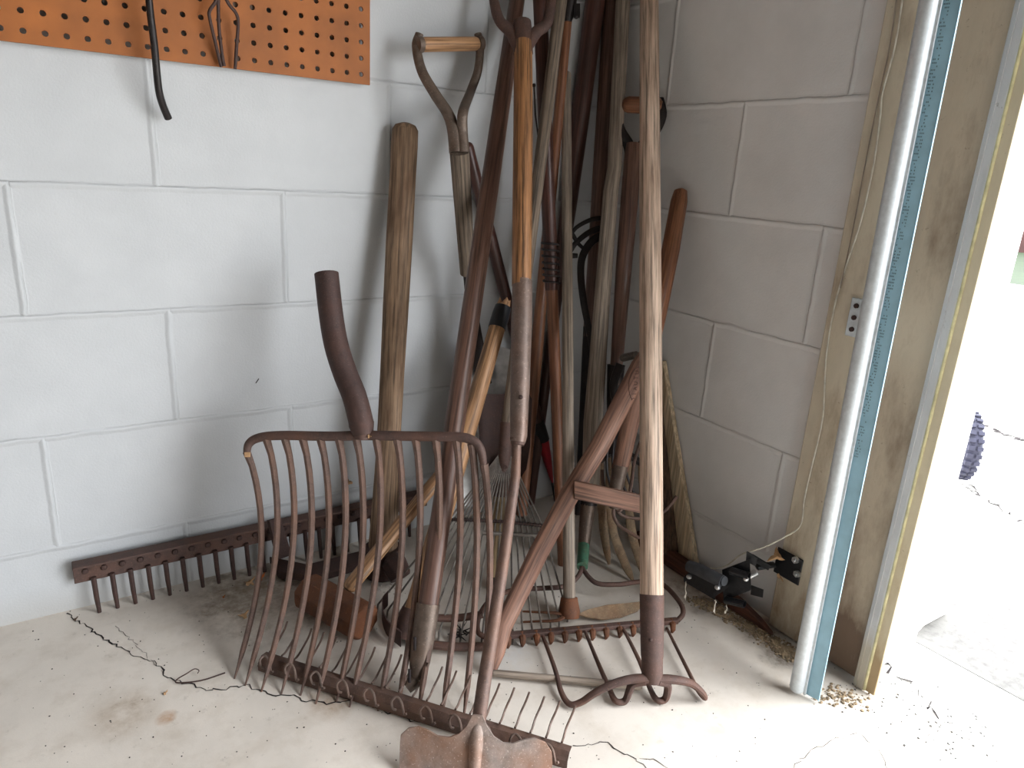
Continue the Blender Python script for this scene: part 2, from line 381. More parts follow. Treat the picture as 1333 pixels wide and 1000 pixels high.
# ================================================================== THE ROOM
m = MB().bx((-5, .0, -.1), (.19, .19, 2.7)); struct('wall_left', m, 'wall_l', smooth=False)
m = MB().bx((0, 0, -.1), (.17, -.80, 2.7)); m.bx((0, -4.05, -.1), (.19, -5.2, 2.7)); m.bx((0, -.80, 2.12), (.19, -4.05, 2.7)); 
struct('wall_right', m, 'wall_r', smooth=False)
struct('wall_back', MB().bx((-5, -5.2, -.1), (.19, -5.35, 2.7)), 'dimwall', smooth=False)
struct('wall_far', MB().bx((-5, 0, -.1), (-5.15, -5.2, 2.7)), 'dimwall', smooth=False)
struct('ceiling', MB().bx((-5.15, .19, 2.7), (.19, -5.35, 2.82)), 'ceil', smooth=False)
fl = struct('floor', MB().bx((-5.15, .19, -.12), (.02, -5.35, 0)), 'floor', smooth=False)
struct('ground_driveway', MB().bx((.02, 6, -.14), (7, -14, -.004)), 'drive', smooth=False)
struct('ground_asphalt', MB().plate([F(x, y, -.005) for x, y in ((1185, 833), (1333, 914), (1480, 1010), (1600, 900), (1333, 775), (1262, 762))], (0, 0, .0045)), 'asphalt', smooth=False)
struct('ground_far', MB().bx((7, 30, -.2), (60, -40, -.06)), 'drive', smooth=False)

def crack(pts, parent, wd=.0022, z=.0006, jit=.004, name='crack'):
    pts = [F(x, y, z) for x, y in pts]; out = []
    for a, b in zip(pts, pts[1:]):
        n = max(2, int((b-a).length/.007))
        for i in range(n): out.append(lerp(a, b, i/n)+Vector((random.uniform(-1, 1), random.uniform(-1, 1), 0))*jit)
    out.append(pts[-1]); mb = MB(); vs = []
    for i, p in enumerate(out):
        d = (out[min(i+1, len(out)-1)]-out[max(i-1, 0)]).normalized(); nn = Vector((-d.y, d.x, 0)); wq = wd*random.uniform(.25, 1.)
        vs += [p+nn*wq*.5, p-nn*wq*.5]
    mb.add(vs, [(2*i, 2*i+1, 2*i+3, 2*i+2) for i in range(len(out)-1)])
    return struct(name, mb, 'crack', parent, smooth=False)
crack([(88, 797), (112, 815), (150, 840), (185, 858), (204, 864), (216, 878), (240, 889), (268, 898)], fl, .0035)
crack([(268, 898), (300, 896), (325, 892), (332, 900), (368, 905), (400, 912), (428, 917), (455, 913), (470, 912), (488, 922), (512, 928), (535, 938), (560, 940), (590, 947), (604, 953)], fl, .0032)
crack([(745, 970), (785, 967), (800, 972), (832, 992), (850, 1004), (900, 1040)], fl, .003)
crack([(830, 988), (850, 990), (885, 1003)], fl, .0015)
crack([(1035, 1000), (1060, 972), (1090, 962), (1118, 955), (1145, 975), (1155, 1000)], fl, .0012)
crack([(204, 864), (150, 815)], fl, .001)

struct('unseen_door_shade', MB().bx((-.06, -.79, 1.34), (-.02, -4.07, 2.3)), 'vinyl', bevel=.004)  # unseen lowered door, added to keep light off the upper wall and poles
# ------------------------------------------------------------------ door jamb
def RX(y, z, x): return Vector((x, y, z))
st = struct('trim_1', MB().bx((-.022, -.640, 0.004), (0, -.712, 2.5)), 'jamb', bevel=.002)
st = struct('trim_2', MB().bx((-.018, -.714, 0.006), (0, -.8175, 2.12)), 'jamb2', bevel=.002)
struct('trim_3', MB().bx((0.0, -.800, 0.0), (.17, -.8170, 2.12)), 'paint', bevel=.002)
vs_ = struct('trim_4', MB().bx((-.030, -.819, .0), (.0, -.838, 2.12)), 'vinyl', bevel=.003)
struct('trim_ridge', MB().bx((-.0315, -.8255, .002), (-.029, -.8268, 2.12)), 'vinyl', vs_, bevel=.0006)
struct('trim_bead', MB().rod((-.0285, -.8395, .003), (-.0285, -.8395, 2.12), .0024, n=8), 'vinyl_y', vs_)
struct('trim_flap', MB().bx((-.028, -.838, .003), (-.023, -.856, 2.12)), 'vinyl_c', vs_, bevel=.001)

# vertical door track: rolled rail, blue channel, plates
tb = R(1036, 903, .135); tb.z = .004; tt = R(1210, 0, .135)
tk = thing('door_track', 'galvanised round-edged vertical door track with a blue steel flange beside the opening', 'track', (tb.x, tb.y, 0))
up = (tt-tb).normalized(); top = tb+up*2.0
sh = Vector((0, -1, 0))
build(MB().rod(tb, top, .0118, n=20), 'rail', 'galv', tk)
e = Vector((.012, -.012, 0))
m = MB()
fw_ = [tb+e, tb+e+sh*.0, top+e]
a0 = tb+Vector((.006, -.008, .002)); a1 = a0+up*2
def strip(a, b, off1, off2, th): return MB().plate([a+off1, a+off2, b+off2, b+off1], th)
pf = build(strip(a0, a1, Vector((0, 0, 0)), Vector((.006, -.026, 0)), (.0022, .0004, 0)), 'flange', 'galv_blue', tk)
build(strip(a0, a1, Vector((.006, -.026, 0)), Vector((.003, -.0262, 0)), (.0, .0008, 0)), 'flange_lip', 'galv_blue', tk)
build(strip(a0, a1, Vector((-.004, -.003, 0)), Vector((-.0035, -.007, 0)), (.0025, .0, 0)), 'bead', 'galv', tk)
# faded printing along the flange
m = MB(); random.seed(3)
for z in [.42+i*.0042 for i in range(210)]:
    c0 = a0+up*z
    for j in range(4):
        if random.random() < .55:
            y0 = -.008-.0018*j; q0 = c0+Vector((.0001-.0014-y0*-.18*-1*0, y0, 0)); q0.x = c0.x+.006*(-y0/.026)-.0013
            m.box(q0, ((1, 0, 0), (0, 1, 0), up), (.0002, .0006, .0009))
build(m, 'printed_marking', 'ink', pf, smooth=False)
# bracket plate with holes on jamb board
bc = R(1115, 414, .024)
bk = thing('track_bracket', 'small grey steel bracket plate with three bolt heads half hidden behind the track', 'bracket', (bc.x, bc.y, bc.z-.03))
build(MB().box(bc, ((0, 1, 0), (0, 0, 1), (1, 0, 0)), (.014, .031, .0015)), 'plate', 'galv', bk, bevel=.003)
for dz in (-.019, 0, .019): build(MB().rod(bc+Vector((-.001, .003, dz)), bc+Vector((-.004, .003, dz)), .004, n=8, dome=False), 'bolt', 'rust_dark', bk)
a_ = bc+Vector((0, -.012, 0)); b_ = Vector((tb.x, tb.y, 0))+up*bc.z
build(MB().plate([a_+Vector((0, 0, .025)), a_+Vector((0, 0, -.025)), b_+Vector((.012, .0, -.025)), b_+Vector((.012, 0, .025))], (0, .002, 0)), 'arm', 'galv', bk)

# pale cord down the jamb and across to the sensor
cp = [R(1176, -10, .026), R(1165, 60, .026), R(1149, 120, .026), R(1146, 150, .026), R(1137, 215, .026), R(1120, 290, .026), R(1100, 350, .024), R(1086, 400, .024),
      R(1076, 460, .024), R(1073, 510, .026), R(1070, 550, .026), R(1056, 610, .025), R(1047, 650, .025), R(1042, 684, .026), R(1020, 700, .05), R(993, 713, .07), R(965, 722, .075), R(945, 737, .06), R(925, 740, .06), R(912, 735, .08)]
solo(MB().tube(spl(cp, 5), .0014, 8), 'cord', 'cord', 'thin pale electric cord running down the jamb board to the black door sensor', 'cord')
solo(MB().tube(spl([R(1168, -10, .0245), R(1158, 60, .0245), R(1142, 135, .0245), R(1126, 215, .0245), R(1110, 300, .0245), R(1094, 375, .0245)], 5), .0010, 6), 'wire', 'h_grey', 'thinner brownish wire stapled along the inner edge of the jamb board', 'wire')

# ------------------------------------------------------------------ black door sensor on bracket
pc = R(1026, 737, .024)
sn = thing('door_sensor', 'black safety sensor on a bolted bracket arm at the foot of the jamb', 'sensor', (pc.x, pc.y, pc.z-.035))
mp_ = build(MB().box(pc, ((0, 1, 0), (0, 0, 1), (1, 0, 0)), (.027, .026, .0015)), 'mounting_plate', 'black', sn, bevel=.006)
for (x, y) in ((1036, 729), (1038, 747)):
    q = R(x, y, .027); bl = MB().rod(q+Vector((.002, 0, 0)), q+Vector((-.004, 0, 0)), .0065, n=6, dome=False); bl.rod(q+Vector((-.003, 0, 0)), q+Vector((-.0075, 0, 0)), .0035, n=10)
    build(bl, 'bolt', 'zinc', mp_)
A1 = R(1008, 735, .03); A2 = R(985, 738, .06); A3 = R(955, 745, .09); A4 = R(930, 762, .115); A5 = R(905, 755, .13)
build(MB().tube([A1, A2], [.008, .010], 8, flat=.5), 'knuckle', 'black', sn)
build(MB().plate([R(980, 722, .07), R(975, 727, .07), R(1000, 742, .05), R(1003, 736, .05)], (.002, .002, .001)).plate([R(972, 718, .08), R(971, 730, .08), R(984, 737, .07), R(986, 726, .07)], (.002, .001, .001)), 'upper_strap', 'black', sn)
build(MB().tube([R(985, 745, .06), R(972, 752, .075)], .007, 10), 'spacer', 'zinc', sn)
m = MB()
m.plate([R(940, 742, .10), R(976, 728, .085), R(978, 768, .085), R(942, 782, .10)], (.0015, .001, .0))
for (x0, y0, x1, y1) in ((952, 738, 976, 745), (945, 776, 970, 782)):
    a = R(x0, y0, .105); b = R(x1, y1, .095); m.tube([a+Vector((0, 0, -.008)), b+Vector((0, 0, -.008))], .0085, 10, flat=.8, hollow=.8)
build(m, 'bracket_arm', 'black', sn)
build(MB().plate([R(978, 762, .09), R(994, 768, .09), R(993, 778, .09), R(977, 774, .09)], (.0015, .001, 0)), 'lower_tab', 'black', sn)
m = MB(); m.plate([R(890, 752, .13), R(900, 744, .13), R(948, 764, .115), R(931, 776, .125)], (0, 0, .003))
m.plate([R(890, 752, .13), R(931, 776, .125), R(931, 781, .125), R(890, 757, .13)], (.001, .001, 0))
build(m, 'tray', 'black', sn)
build(MB().tube([R(897, 737, .13), R(910, 742, .13), R(940, 757, .12)], [.011, .0125, .012], 18), 'sensor_body', 'plastic', sn); sb_ = bpy.data.objects['sensor_body']
q = R(941, 756, .118); build(MB().tube([q, q+Vector((0, -.004, .001))], [.0095, .009], 18), 'lens_cap', 'plastic', sb_)
for (x, y, o) in ((897, 751, .14), (934, 765, .13), (971, 754, .10)):
    q = R(x, y, o); build(MB().ball(q, .0055, 10, (1, 1, .8)), 'wing_nut', 'zinc', sn)
# cobweb threads with leaf crumbs hanging from it
for (x, y, yy, o, lb) in ((893, 757, 782, .135, 'dusty cobweb thread hanging from the left end of the black sensor'), (931, 780, 799, .125, 'dusty cobweb thread hanging below the middle of the black sensor tray'), (945, 787, 799, .105, 'short cobweb thread with a crumb hanging under the sensor bracket loops')):
    pts = [R(x+random.uniform(-1.5, 1.5), y+(yy-y)*i/5, o) for i in range(6)]
    mm = MB().tube(pts, [.0006, .0012, .0008, .0013, .0008, .0004], 5); mm.ball(pts[4], .0028, 6, (1, .6, 1.4))
    solo(mm, 'cobweb_thread', 'web', lb, 'cobweb')
def leafmesh(c, ax, ay, size, lobes=5, curl=.3, seed=1):
    rnd = random.Random(seed); c = Vector(c); ax = Vector(ax).normalized(); ay = Vector(ay).normalized(); nn = ax.cross(ay); K = 28; ring = []
    for k in range(K):
        t = 2*math.pi*k/K; r_ = size*(.68+.26*math.cos(lobes*t)+rnd.uniform(-.10, .10)); r_ = max(r_, size*.25)
        x, y = math.cos(t)*r_, math.sin(t)*r_*.8; ring.append(c+ax*x+ay*y+nn*(curl*(x*x+y*y)/size*math.cos(2*t)))
    o = [c+(p-c)*.5+nn*(.05*size) for p in ring]
    vs = [c]+o+ring; fs = [(0, 1+k, 1+(k+1) % K) for k in range(K)]+[(1+k, 1+K+k, 1+K+(k+1) % K, 1+(k+1) % K) for k in range(K)]
    off = nn*.0006; n = len(vs); vs2 = vs+[v+off for v in vs]; fs2 = fs+[tuple(i+n for i in reversed(f)) for f in fs]
    fs2 += [(1+K+k, 1+K+n+k, 1+K+n+(k+1) % K, 1+K+(k+1) % K) for k in range(K)]
    return MB().add(vs2, fs2)
solo(leafmesh(R(1013, 724, .045), (0, -.8, .6), (-.3, .6, .8), .018, 4, .8, 3), 'dry_leaf', 'leaf', 'curled tan leaf caught on top of the black sensor mounting', 'leaf')
solo(leafmesh(R(1016, 752, .04), (0, -.8, .2), (-.6, .3, .8), .009, 3, .8, 5), 'dry_leaf', 'leaf', 'tiny crumpled brown leaf caught under the sensor mounting plate', 'leaf')

# ------------------------------------------------------------------ pegboard
m = MB(); X1 = -.573; z0 = .930; G = .0263; y0 = -.022; y1 = -.017; gx0 = X1-.0165+G/2; NX, NZ = 58, 12; gz0 = z0+.003
pb = thing('pegboard', 'orange-brown pegboard panel with rows of round holes on the upper left wall', 'pegboard', (-1.3, -.02, .93))
r_h = .0042; K = 12
for i in range(NX):
    for j in range(NZ):
        xa = gx0-G*(i+1); xb = gx0-G*i; za = gz0+G*j; zb = za+G; cx = (xa+xb)/2; cz = (za+zb)/2
        vs = []; 
        for k in range(K):
            t = 2*math.pi*k/K+math.pi/K*0; c_, s_ = math.cos(t), math.sin(t); q = 1/max(abs(c_), abs(s_))
            vs.append((cx+c_*q*G/2, y0, cz+s_*q*G/2))
        for k in range(K): t = 2*math.pi*k/K; vs.append((cx+math.cos(t)*r_h, y0, cz+math.sin(t)*r_h))
        for k in range(K): t = 2*math.pi*k/K; vs.append((cx+math.cos(t)*r_h, y1, cz+math.sin(t)*r_h))
        # square corners filled separately: outline has points at 45deg only when K%8==0
        fs = []
        for k in range(K):
            k2 = (k+1) % K; fs.append((k, k2, K+k2, K+k)); fs.append((K+k, K+k2, 2*K+k2, 2*K+k))
        b = len(vs)
        for (sx, sz) in ((1, 1), (-1, 1), (-1, -1), (1, -1)):
            ang = math.atan2(sz, sx) % (2*math.pi); k = int(ang/(2*math.pi/K)); vs.append((cx+sx*G/2, y0, cz+sz*G/2)); fs.append((k, len(vs)-1, (k+1) % K))
        m.add(vs, fs)
xl = gx0-G*NX; zt = gz0+G*NZ
m.bx((gx0, y0, z0), (X1, y1, 1.7)); m.bx((-2.2, y0, z0), (xl, y1, 1.7)); m.bx((xl, y0, zt), (gx0, y1, 1.7)); m.bx((xl, y0, z0), (gx0, y1, gz0))
build(m, 'panel', 'pegboard', pb, smooth=False)
m = MB().bx((-2.1, -.0165, 1.02), (-.75, -.0005, 1.06)); build(m, 'batten', 'h_dplank', pb)

# bent black rod and hanging iron prongs in front of the board
a = [W(190, -92, .02), W(190, -88, .05), W(192, -60, .06), W(194, 0, .06), W(201, 60, .055), W(206, 112, .045), W(211, 134, .035), W(219, 154, .022)]
solo(MB().tube(spl(a, 6), [.0045, .0058], 12), 'hanging_hook', 'steel_dark', 'dark curved iron rod hanging in front of the orange pegboard', 'hook')
hk = thing('hand_cultivator', 'three thin brown bent iron prongs hanging at the pegboard lower edge', 'hand tool', W(292, 90, .04))
for pts in ([(286, -20), (281, 1), (273, 14), (273, 24), (279, 50), (285, 75), (288, 87)], [(284, -20), (284, 0), (285, 35), (289, 70), (292, 86)], [(286, -20), (297, 4), (307, 17), (310, 30), (308, 60), (306, 90)]):
    build(MB().tube(spl([W(x, y, .05-.0002*max(y, 0)) for x, y in pts], 5), .0026, 10), 'prong', 'rust_dark', hk)
build(MB().rod(W(286, -20, .050), W(287, -90, .040), .007).tube([W(287, -86, .042), W(287, -86, .018)], .002, 8), 'socket', 'rust_dark', hk)

# ================================================================== HEAVY THINGS BEHIND
# long iron bar with teeth against the left wall
ba = W(93, 733, .035); bb = W(560, 640, .035); ba.z = .088; bb.z = .088; ba.y = bb.y = -.03
hr = thing('harrow_bar', 'long dark rusty iron bar with a row of downward teeth lying along the left wall', 'harrow', (ba.x, ba.y, 0))
m = MB(); m.bx((ba.x, -.022, .062), (bb.x, -.017, .104)); m.bx((ba.x, -.044, .100), (bb.x, -.017, .1045))
hab = build(m, 'angle_bar', 'rust', hr, bevel=.001)
n = 0
for i in range(23):
    px = 120+i*19.5; x = F(px+3, 0 or 772-(px-120)*.26, .03).x
    x = ba.x+.030+i*.0288
    if x > bb.x: break
    lean = random.uniform(-.003, .005)
    build(MB().tube([(x+.0015, -.030, .0), (x, -.029, .03), (x-.001+lean*0, -.026, .07)], [.0034, .0042, .0044], 8), 'tooth', 'rust_dark', hr)
for i in range(22):
    x = ba.x+.018+i*.0288; build(MB().ball((x, -.023, .083), .0058, 8, (1, .55, 1)), 'rivet', 'rust_dark', hab)
q = F(370, 725, .0); build(MB().plate([W(349, 678, .05), W(364, 674, .05), W(378, 722, .06), W(361, 728, .06)], (.004, -.006, .0)), 'hitch_plate', 'rust_dark', hr)

# pick with grey handle and rusty head
A1 = W(528, 160, .036); A0 = F(498, 722, .045)
d = (A1-A0).normalized(); L = (A1-A0).length
pk = thing('pickaxe', 'pick with thick grey-brown wooden handle and rusty mattock head against the left wall', 'pickaxe', (A0.x, A0.y, 0))
ts = [0, .06, .12, .2, .3, .45, .6, .75, .88, .95, .985, .995, 1.]
rs = [.030, .028, .0262, .0245, .0232, .0235, .0248, .0252, .0246, .0250, .0242, .019, .008]
build(MB().tube([A0+d*L*t for t in ts], rs, 22, flat=.72, up=FW), 'handle', 'h_pick', pk)
m = MB()
c0 = A0+Vector((0, 0, -.012))
m.tube([c0+Vector((0, 0, -.03)), c0+Vector((0, 0, .03))], .037, 16, hollow=.72)
l1 = F(405, 746, .03); l2 = F(356, 738, .012)
sd = Vector((0, 0, 1)); 
rows = [[c0+Vector((-.03, -.022, .012)), c0+Vector((-.03, .022, .012))], [l1+Vector((0, -.026, 0)), l1+Vector((0, .022, 0))], [l2+Vector((0, -.034, 0)), l2+Vector((0, .03, 0))]]
m.sheet(rows, (0, 0, .016))
r1 = F(524, 748, .04); 
m.tube([c0+Vector((.02, 0, 0)), F(515, 738, .045), F(522, 752, .03)], [.022, .026, .022], 8)
build(m, 'head', 'rust_dark', pk, bevel=.002)

# sledge hammer with orange-rust head
b0 = F(402, 792, .0); b1 = F(478, 836, 0.0); b0.z = b1.z = .034; dd = (b1-b0).normalized(); hx = []
sm = thing('sledgehammer', 'sledge hammer with an octagonal orange-rusted head and short tan handle lying behind the big fork', 'hammer', ((b0+b1)/2).xy.to_3d())
b0 = b0+Vector((.0, .008, 0)); b1 = b1+Vector((.0, .008, 0)); M0 = (b0+b1)/2
side = Vector((-dd.y, dd.x, 0))
def octo(c, r_): return [c+side*math.cos(math.pi/8+math.pi/4*k)*r_*1.08+Vector((0, 0, 1))*math.sin(math.pi/8+math.pi/4*k)*r_ for k in range(8)]
m = MB(); secs = [(0, .029), (.06, .034), (.42, .034), (.5, .032), (.58, .034), (.94, .034), (1, .029)]
vs = []; 
for t, r_ in secs: vs += octo(lerp(b0, b1, t), r_)
nn = len(secs); m.add(vs, [(i*8+k, i*8+(k+1) % 8, (i+1)*8+(k+1) % 8, (i+1)*8+k) for i in range(nn-1) for k in range(8)]+[tuple(range(7, -1, -1)), tuple(range((nn-1)*8, nn*8))])
build(m, 'head', 'rust_orange', sm, bevel=.002)
E0 = lerp(b0, b1, .5)+Vector((0, .0, .03)); E0 = P(452, 768, dep(E0)+.01); E1 = P(592, 596, 1.44)
build(MB().rod(E0+(E0-E1).normalized()*.0, E1, .0155, .0150, 16, flat=.75), 'handle', 'h_tan', sm)

# ================================================================== TOOLS AGAINST THE LEFT WALL
# spade with D handle (B)
g0 = W(546, 58, .075); g1 = W(623, 57, .055); sp = thing('spade', 'D-handled spade with dark steel straps and a small striped wooden grip', 'spade', W(645, 690, .02).xy.to_3d())
J_ = P(596, 150, 1.30); K_ = P(600, 200, 1.31); Lq = P(608, 352, 1.37); 
build(MB().rod(g0, g1, .0125, n=16), 'grip', 'h_tan', sp)
dA = dep(g0); dB = dep(g1)
build(MB().tube(spl([P(545, 46, dA), P(543, 62, dA), P(549, 92, dA), P(566, 120, dA), P(583, 144, dA), P(590, 165, dA), P(594, 197, dA)], 5), [.0085, .0092, .0092, .0085, .0085, .0090]+[.0095]*25, 12, flat=1, ), 'strap', 'steel_brown', sp) if False else None
def band(pts, w0, w1, th, name, mat, parent, up_=FW):
    pts = spl(pts, 6); n = len(pts); build(MB().tube(pts, [lerp(w0, w1, i/(n-1)) for i in range(n)], 12, flat=th, up=up_), name, mat, parent)
band([P(546, 44, dA), P(542, 60, dA), P(549, 92, dA), P(566, 122, dA), P(583, 148, dA), P(590, 170, dA), P(593, 199, dA)], .0075, .0115, .7, 'strap', 'steel_brown', sp)
band([P(622, 44, dB), P(625, 60, dB), P(622, 92, dB), P(613, 118, dB), P(603, 145, dA-.005), P(602, 170, dA), P(604, 199, dA)], .0070, .0100, .7, 'strap', 'steel_brown', sp)
for gg, dr in ((g0, g0-g1), (g1, g1-g0)): build(MB().tube([gg-dr.normalized()*.004, gg+dr.normalized()*.006], .0140, 14), 'grip_cap', 'steel_brown', sp)
build(MB().rod(P(598, 198, dA), P(609, 356, 1.40), hw(24, 1.34), hw(20, 1.40), 18, dome=False), 'handle', 'h_dgrey', sp)
band([P(608, 352, 1.40), P(614, 400, 1.42), P(621, 450, 1.45), P(630, 500, 1.478)], .0085, .017, .5, 'socket', 'steel_dark', sp)
rows = []
for t in (0, .12, .3, .5, .7, .85, 1):
    c_ = lerp(P(632, 448, 1.475), P(622, 660, 1.545), t); ww = (.085 if t < .7 else lerp(.085, .045, (t-.7)/.3))*.62
    rows.append([c_+RT*ww*u_+FW*(.012*(1-u_*u_))+UP*(.0 if t else -.012*u_*u_) for u_ in (-1, -.6, -.2, .2, .6, 1)])
build(MB().sheet(rows, FW*.0022), 'blade', 'steel_bright', sp)

# thick brown pole with slotted steel socket: top beyond the frame, wire-tooth rake at its foot (F)
rb0 = F(343, 857, .016); rb1 = F(742, 982, .016)
rk = thing('lawn_rake', 'lawn rake with glossy brown pole, its bar of bent wire teeth lying in front', 'rake', (rb0+rb1)/2*1.0)
F0 = F(543, 884, .03); F1 = P(673, 0, 1.365); dF = (F1-F0)
S1 = F0+dF*.092
rks = build(MB().tube([F0, F0+dF*.02, F0+dF*.05, S1], [.011, .0165, .0185, .0190], 18, up=RT), 'socket', 'steel_brown', rk)
for (x, y) in ((540, 838), (533, 880)):
    c_ = P(x, y, dep(F0+dF*((884-y)/884))-.019); build(MB().tube([c_-UP*.010, c_+UP*.010], .0024, 8, up=FW), 'slot', 'crack', rks)
build(MB().tube([F0+dF*t for t in (.088, .3, .5, .7, .9, 1.0)]+[F1+dF*.22, F1+dF*.225], [.0168, .0168, .0172, .0168, .0155, .0150, .0145, .008], 18), 'handle', 'h_brown', rk)
rd = (rb1-rb0).normalized(); rn = Vector((-rd.y, rd.x, 0))
m = MB()
prof = [(-.014, -.014), (-.0145, .0), (-.005, .009), (.008, .007), (.009, .0055), (-.004, .0065), (-.0125, -.001), (-.012, -.014)]
vs = [];  N = 24
for i in range(N+1):
    c_ = lerp(rb0, rb1, i/N); vs += [c_+rn*a+Vector((0, 0, b)) for a, b in prof]
k = len(prof); m.add(vs, [(i*k+j, i*k+(j+1) % k, (i+1)*k+(j+1) % k, (i+1)*k+j) for i in range(N) for j in range(k)]+[tuple(range(k-1, -1, -1)), tuple(range(N*k, (N+1)*k))])
build(m, 'tooth_bar', 'rust_tine', rk)
Lb = (rb1-rb0).length
for i in range(22):
    t = (i+.4)/22; c_ = lerp(rb0, rb1, t)
    pts = [c_+rn*.004+Vector((0, 0, .012)), c_+rn*.014+Vector((0, 0, .012)), c_+rn*.028+Vector((0, 0, .018)), c_+rn*.038+rd*.004+Vector((0, 0, .032)), c_+rn*.043+rd*.007+Vector((0, 0, .046))]
    build(MB().tube(spl(pts, 4), .0017, 7), 'tooth', 'steel_tube', rk)
for i in range(11):
    c_ = lerp(rb0, rb1, (i+.45)/11)
    pts = [c_-rn*.019-rd*.004+Vector((0, 0, .000)), c_-rn*.022-rd*.008+Vector((0, 0, .004)), c_-rn*.022-rd*.010+Vector((0, 0, .016)), c_-rn*.016-rd*.005+Vector((0, 0, .021)), c_-rn*.018+rd*.004+Vector((0, 0, .016)), c_-rn*.023+rd*.011+Vector((0, 0, .001)), c_-rn*.023+rd*.015+Vector((0, 0, .003))]
    build(MB().tube(spl(pts, 4), .0019, 7), 'wire_clip', 'steel_tube', rk)
m = MB(); m.tube([F0, lerp(F0, F(528, 897, .02), .9)], [.012, .010], 10); build(m, 'neck', 'steel_brown', rk)

# long dark handle with red socket (C)
c1 = W(607, 186, .022); c0 = W(706, 570, .022); c2 = W(719, 628, .012)
cr = thing('garden_hoe', 'slim dark brown handle leaning left with a red cone-shaped metal socket at its foot', 'hoe', (c2.x, c2.y, 0))
build(MB().rod(c0, c1, .0135, .0130, 16), 'handle', 'h_red', cr)
build(MB().tube([ext(c1, c0, -.05), c0, ext(c1, c0, .006)], [.0150, .0165, .0165], 14), 'ferrule', 'steel_dark', cr)
build(MB().tube([ext(c1, c0, .004), lerp(c0, c2, .5), c2], [.0150, .011, .003], 14), 'socket', 'red', cr)
build(MB().tube([c2, lerp(c2, Vector((c2.x+.0, c2.y-.02, .0)), 1)], [.003, .004], 8), 'shank', 'steel_dark', cr)

# broken taped handle standing in an iron yoke (D2)
d0 = F(534, 815, .02); d1 = P(656, 396, 1.425); dv = d1-d0
by = thing('broken_hoe', 'tan handle with splintered top wrapped in black tape, foot in a rusty iron collar', 'hoe', (d0.x, d0.y, 0))
byh = build(MB().tube([d0+dv*t for t in (.03, .2, .4, .6, .8, .93)], [hw(26, 1.31), .0185, .0180, .0175, .0168, .0165], 18), 'handle', 'h_tan', by)
build(MB().tube([d0+dv*t for t in (.915, .93, .96, .99)], [.0178, .0180, .0180, .0165], 18), 'tape', 'tape', byh)
m = MB(); tp = d0+dv*.985; ax1 = dv.normalized(); o1 = ax1.orthogonal().normalized(); o2 = ax1.cross(o1); vs = []
rnd = random.Random(5); K = 14
for k in range(K): a_ = 2*math.pi*k/K; vs.append(tp+(o1*math.cos(a_)+o2*math.sin(a_))*.0155)
for k in range(K): a_ = 2*math.pi*k/K; vs.append(tp+ax1*rnd.uniform(.002, .022)+(o1*math.cos(a_)+o2*math.sin(a_))*.0125)
vs.append(tp+ax1*.004); m.add(vs, [(k, (k+1) % K, K+(k+1) % K, K+k) for k in range(K)]+[(K+k, K+(k+1) % K, 2*K) for k in range(K)])
build(m, 'splintered_end', 'h_tan', byh, smooth=False)
m = MB(); m.tube([d0+dv*t for t in (-.035, 0, .045)], [.026, .0255, .0235], 18, hollow=.86); build(m, 'collar', 'rust', by)
m = MB(); d_ = dep(d0)
q = [F(522, 842, .004), F(503, 825, .012), F(497, 800, .02), F(505, 788, .04)]
m.sheet([[p_, p_+Vector((0, 0, .03))] for p_ in spl(q, 4)], (.002, .003, 0)); build(m, 'collar_lip', 'rust_dark', by)
build(MB().tube(spl([F(545, 803, .03), F(590, 805, .026), F(628, 800, .03)], 4), .0085, 10, flat=.7), 'upper_bar', 'rust', by)
build(MB().tube(spl([F(548, 838, .014), F(590, 842, .013), F(640, 842, .013)], 4), .0085, 10, flat=.8), 'lower_bar', 'rust', by)

# rusty spade head upright (P) with short handle down
pg = thing('rusty_spade', 'short spade standing head up, rusty square blade and dusty wooden handle with dark tip', 'spade', F(645, 772, 0))
rows = []
for t in (0, .06, .3, .6, .85, 1):
    c_ = lerp(P(657, 513, 1.445), P(657, 628, 1.44), t); ww = hw(lerp(72, 62, t) if t > .05 else 64, 1.44)*(1 if t < .8 else lerp(1, .55, (t-.8)/.2))
    rows.append([c_+RT*ww*u_+FW*(.014*(1-u_*u_)) for u_ in (-1, -.7, -.35, 0, .35, .7, 1)])
build(MB().sheet(rows, FW*.003), 'blade', 'rust_dark', pg)
h0 = F(645, 772, 0.0); h1 = P(656, 600, 1.435)
build(MB().tube([lerp(h0, h1, t) for t in (.0, .06, .14)], [.003, .012, .0165], 12), 'tip', 'steel_dark', pg)
build(MB().tube([lerp(h0, h1, t) for t in (.12, .4, .8)], [.0185, .0195, .0175], 12, flat=.8), 'handle', 'h_stake', pg)
build(MB().tube([lerp(h0, h1, t) for t in (.72, .9, 1.05)], [.0185, .0175, .012], 12), 'socket', 'rust', pg)

# leaf rake: grey weathered pole (N)
n0 = P(659, 560, 1.375); n1 = P(730, 0, 1.325); nv = n1-n0
lr = thing('leaf_rake', 'fan leaf rake with thin spring-steel tines and a weathered grey pole, head on the floor', 'rake', F(620, 810, 0))
build(MB().tube([n0+nv*t for t in (0, .25, .5, .75, 1, 1.25, 1.255)], [.0118, .0118, .0120, .0120, .0120, .0115, .006], 16), 'handle', 'h_dgrey', lr)
s0 = P(655, 628, 1.375); m = MB().tube([s0, lerp(s0, n0, .5), n0+nv*.02], [.0105, .0128, .0132], 14); lrs = build(m, 'socket', 'rust', lr)
q = P(658, 608, 1.36); build(MB().torus(q, -FW, .0032, .0009, 12, 6), 'rivet', 'rust_dark', lrs)
apex = P(657, 590, 1.372); tips = []
L0, L1, L2 = F(492, 793, .0), F(620, 838, .0), F(738, 806, .0)
NTN = 20
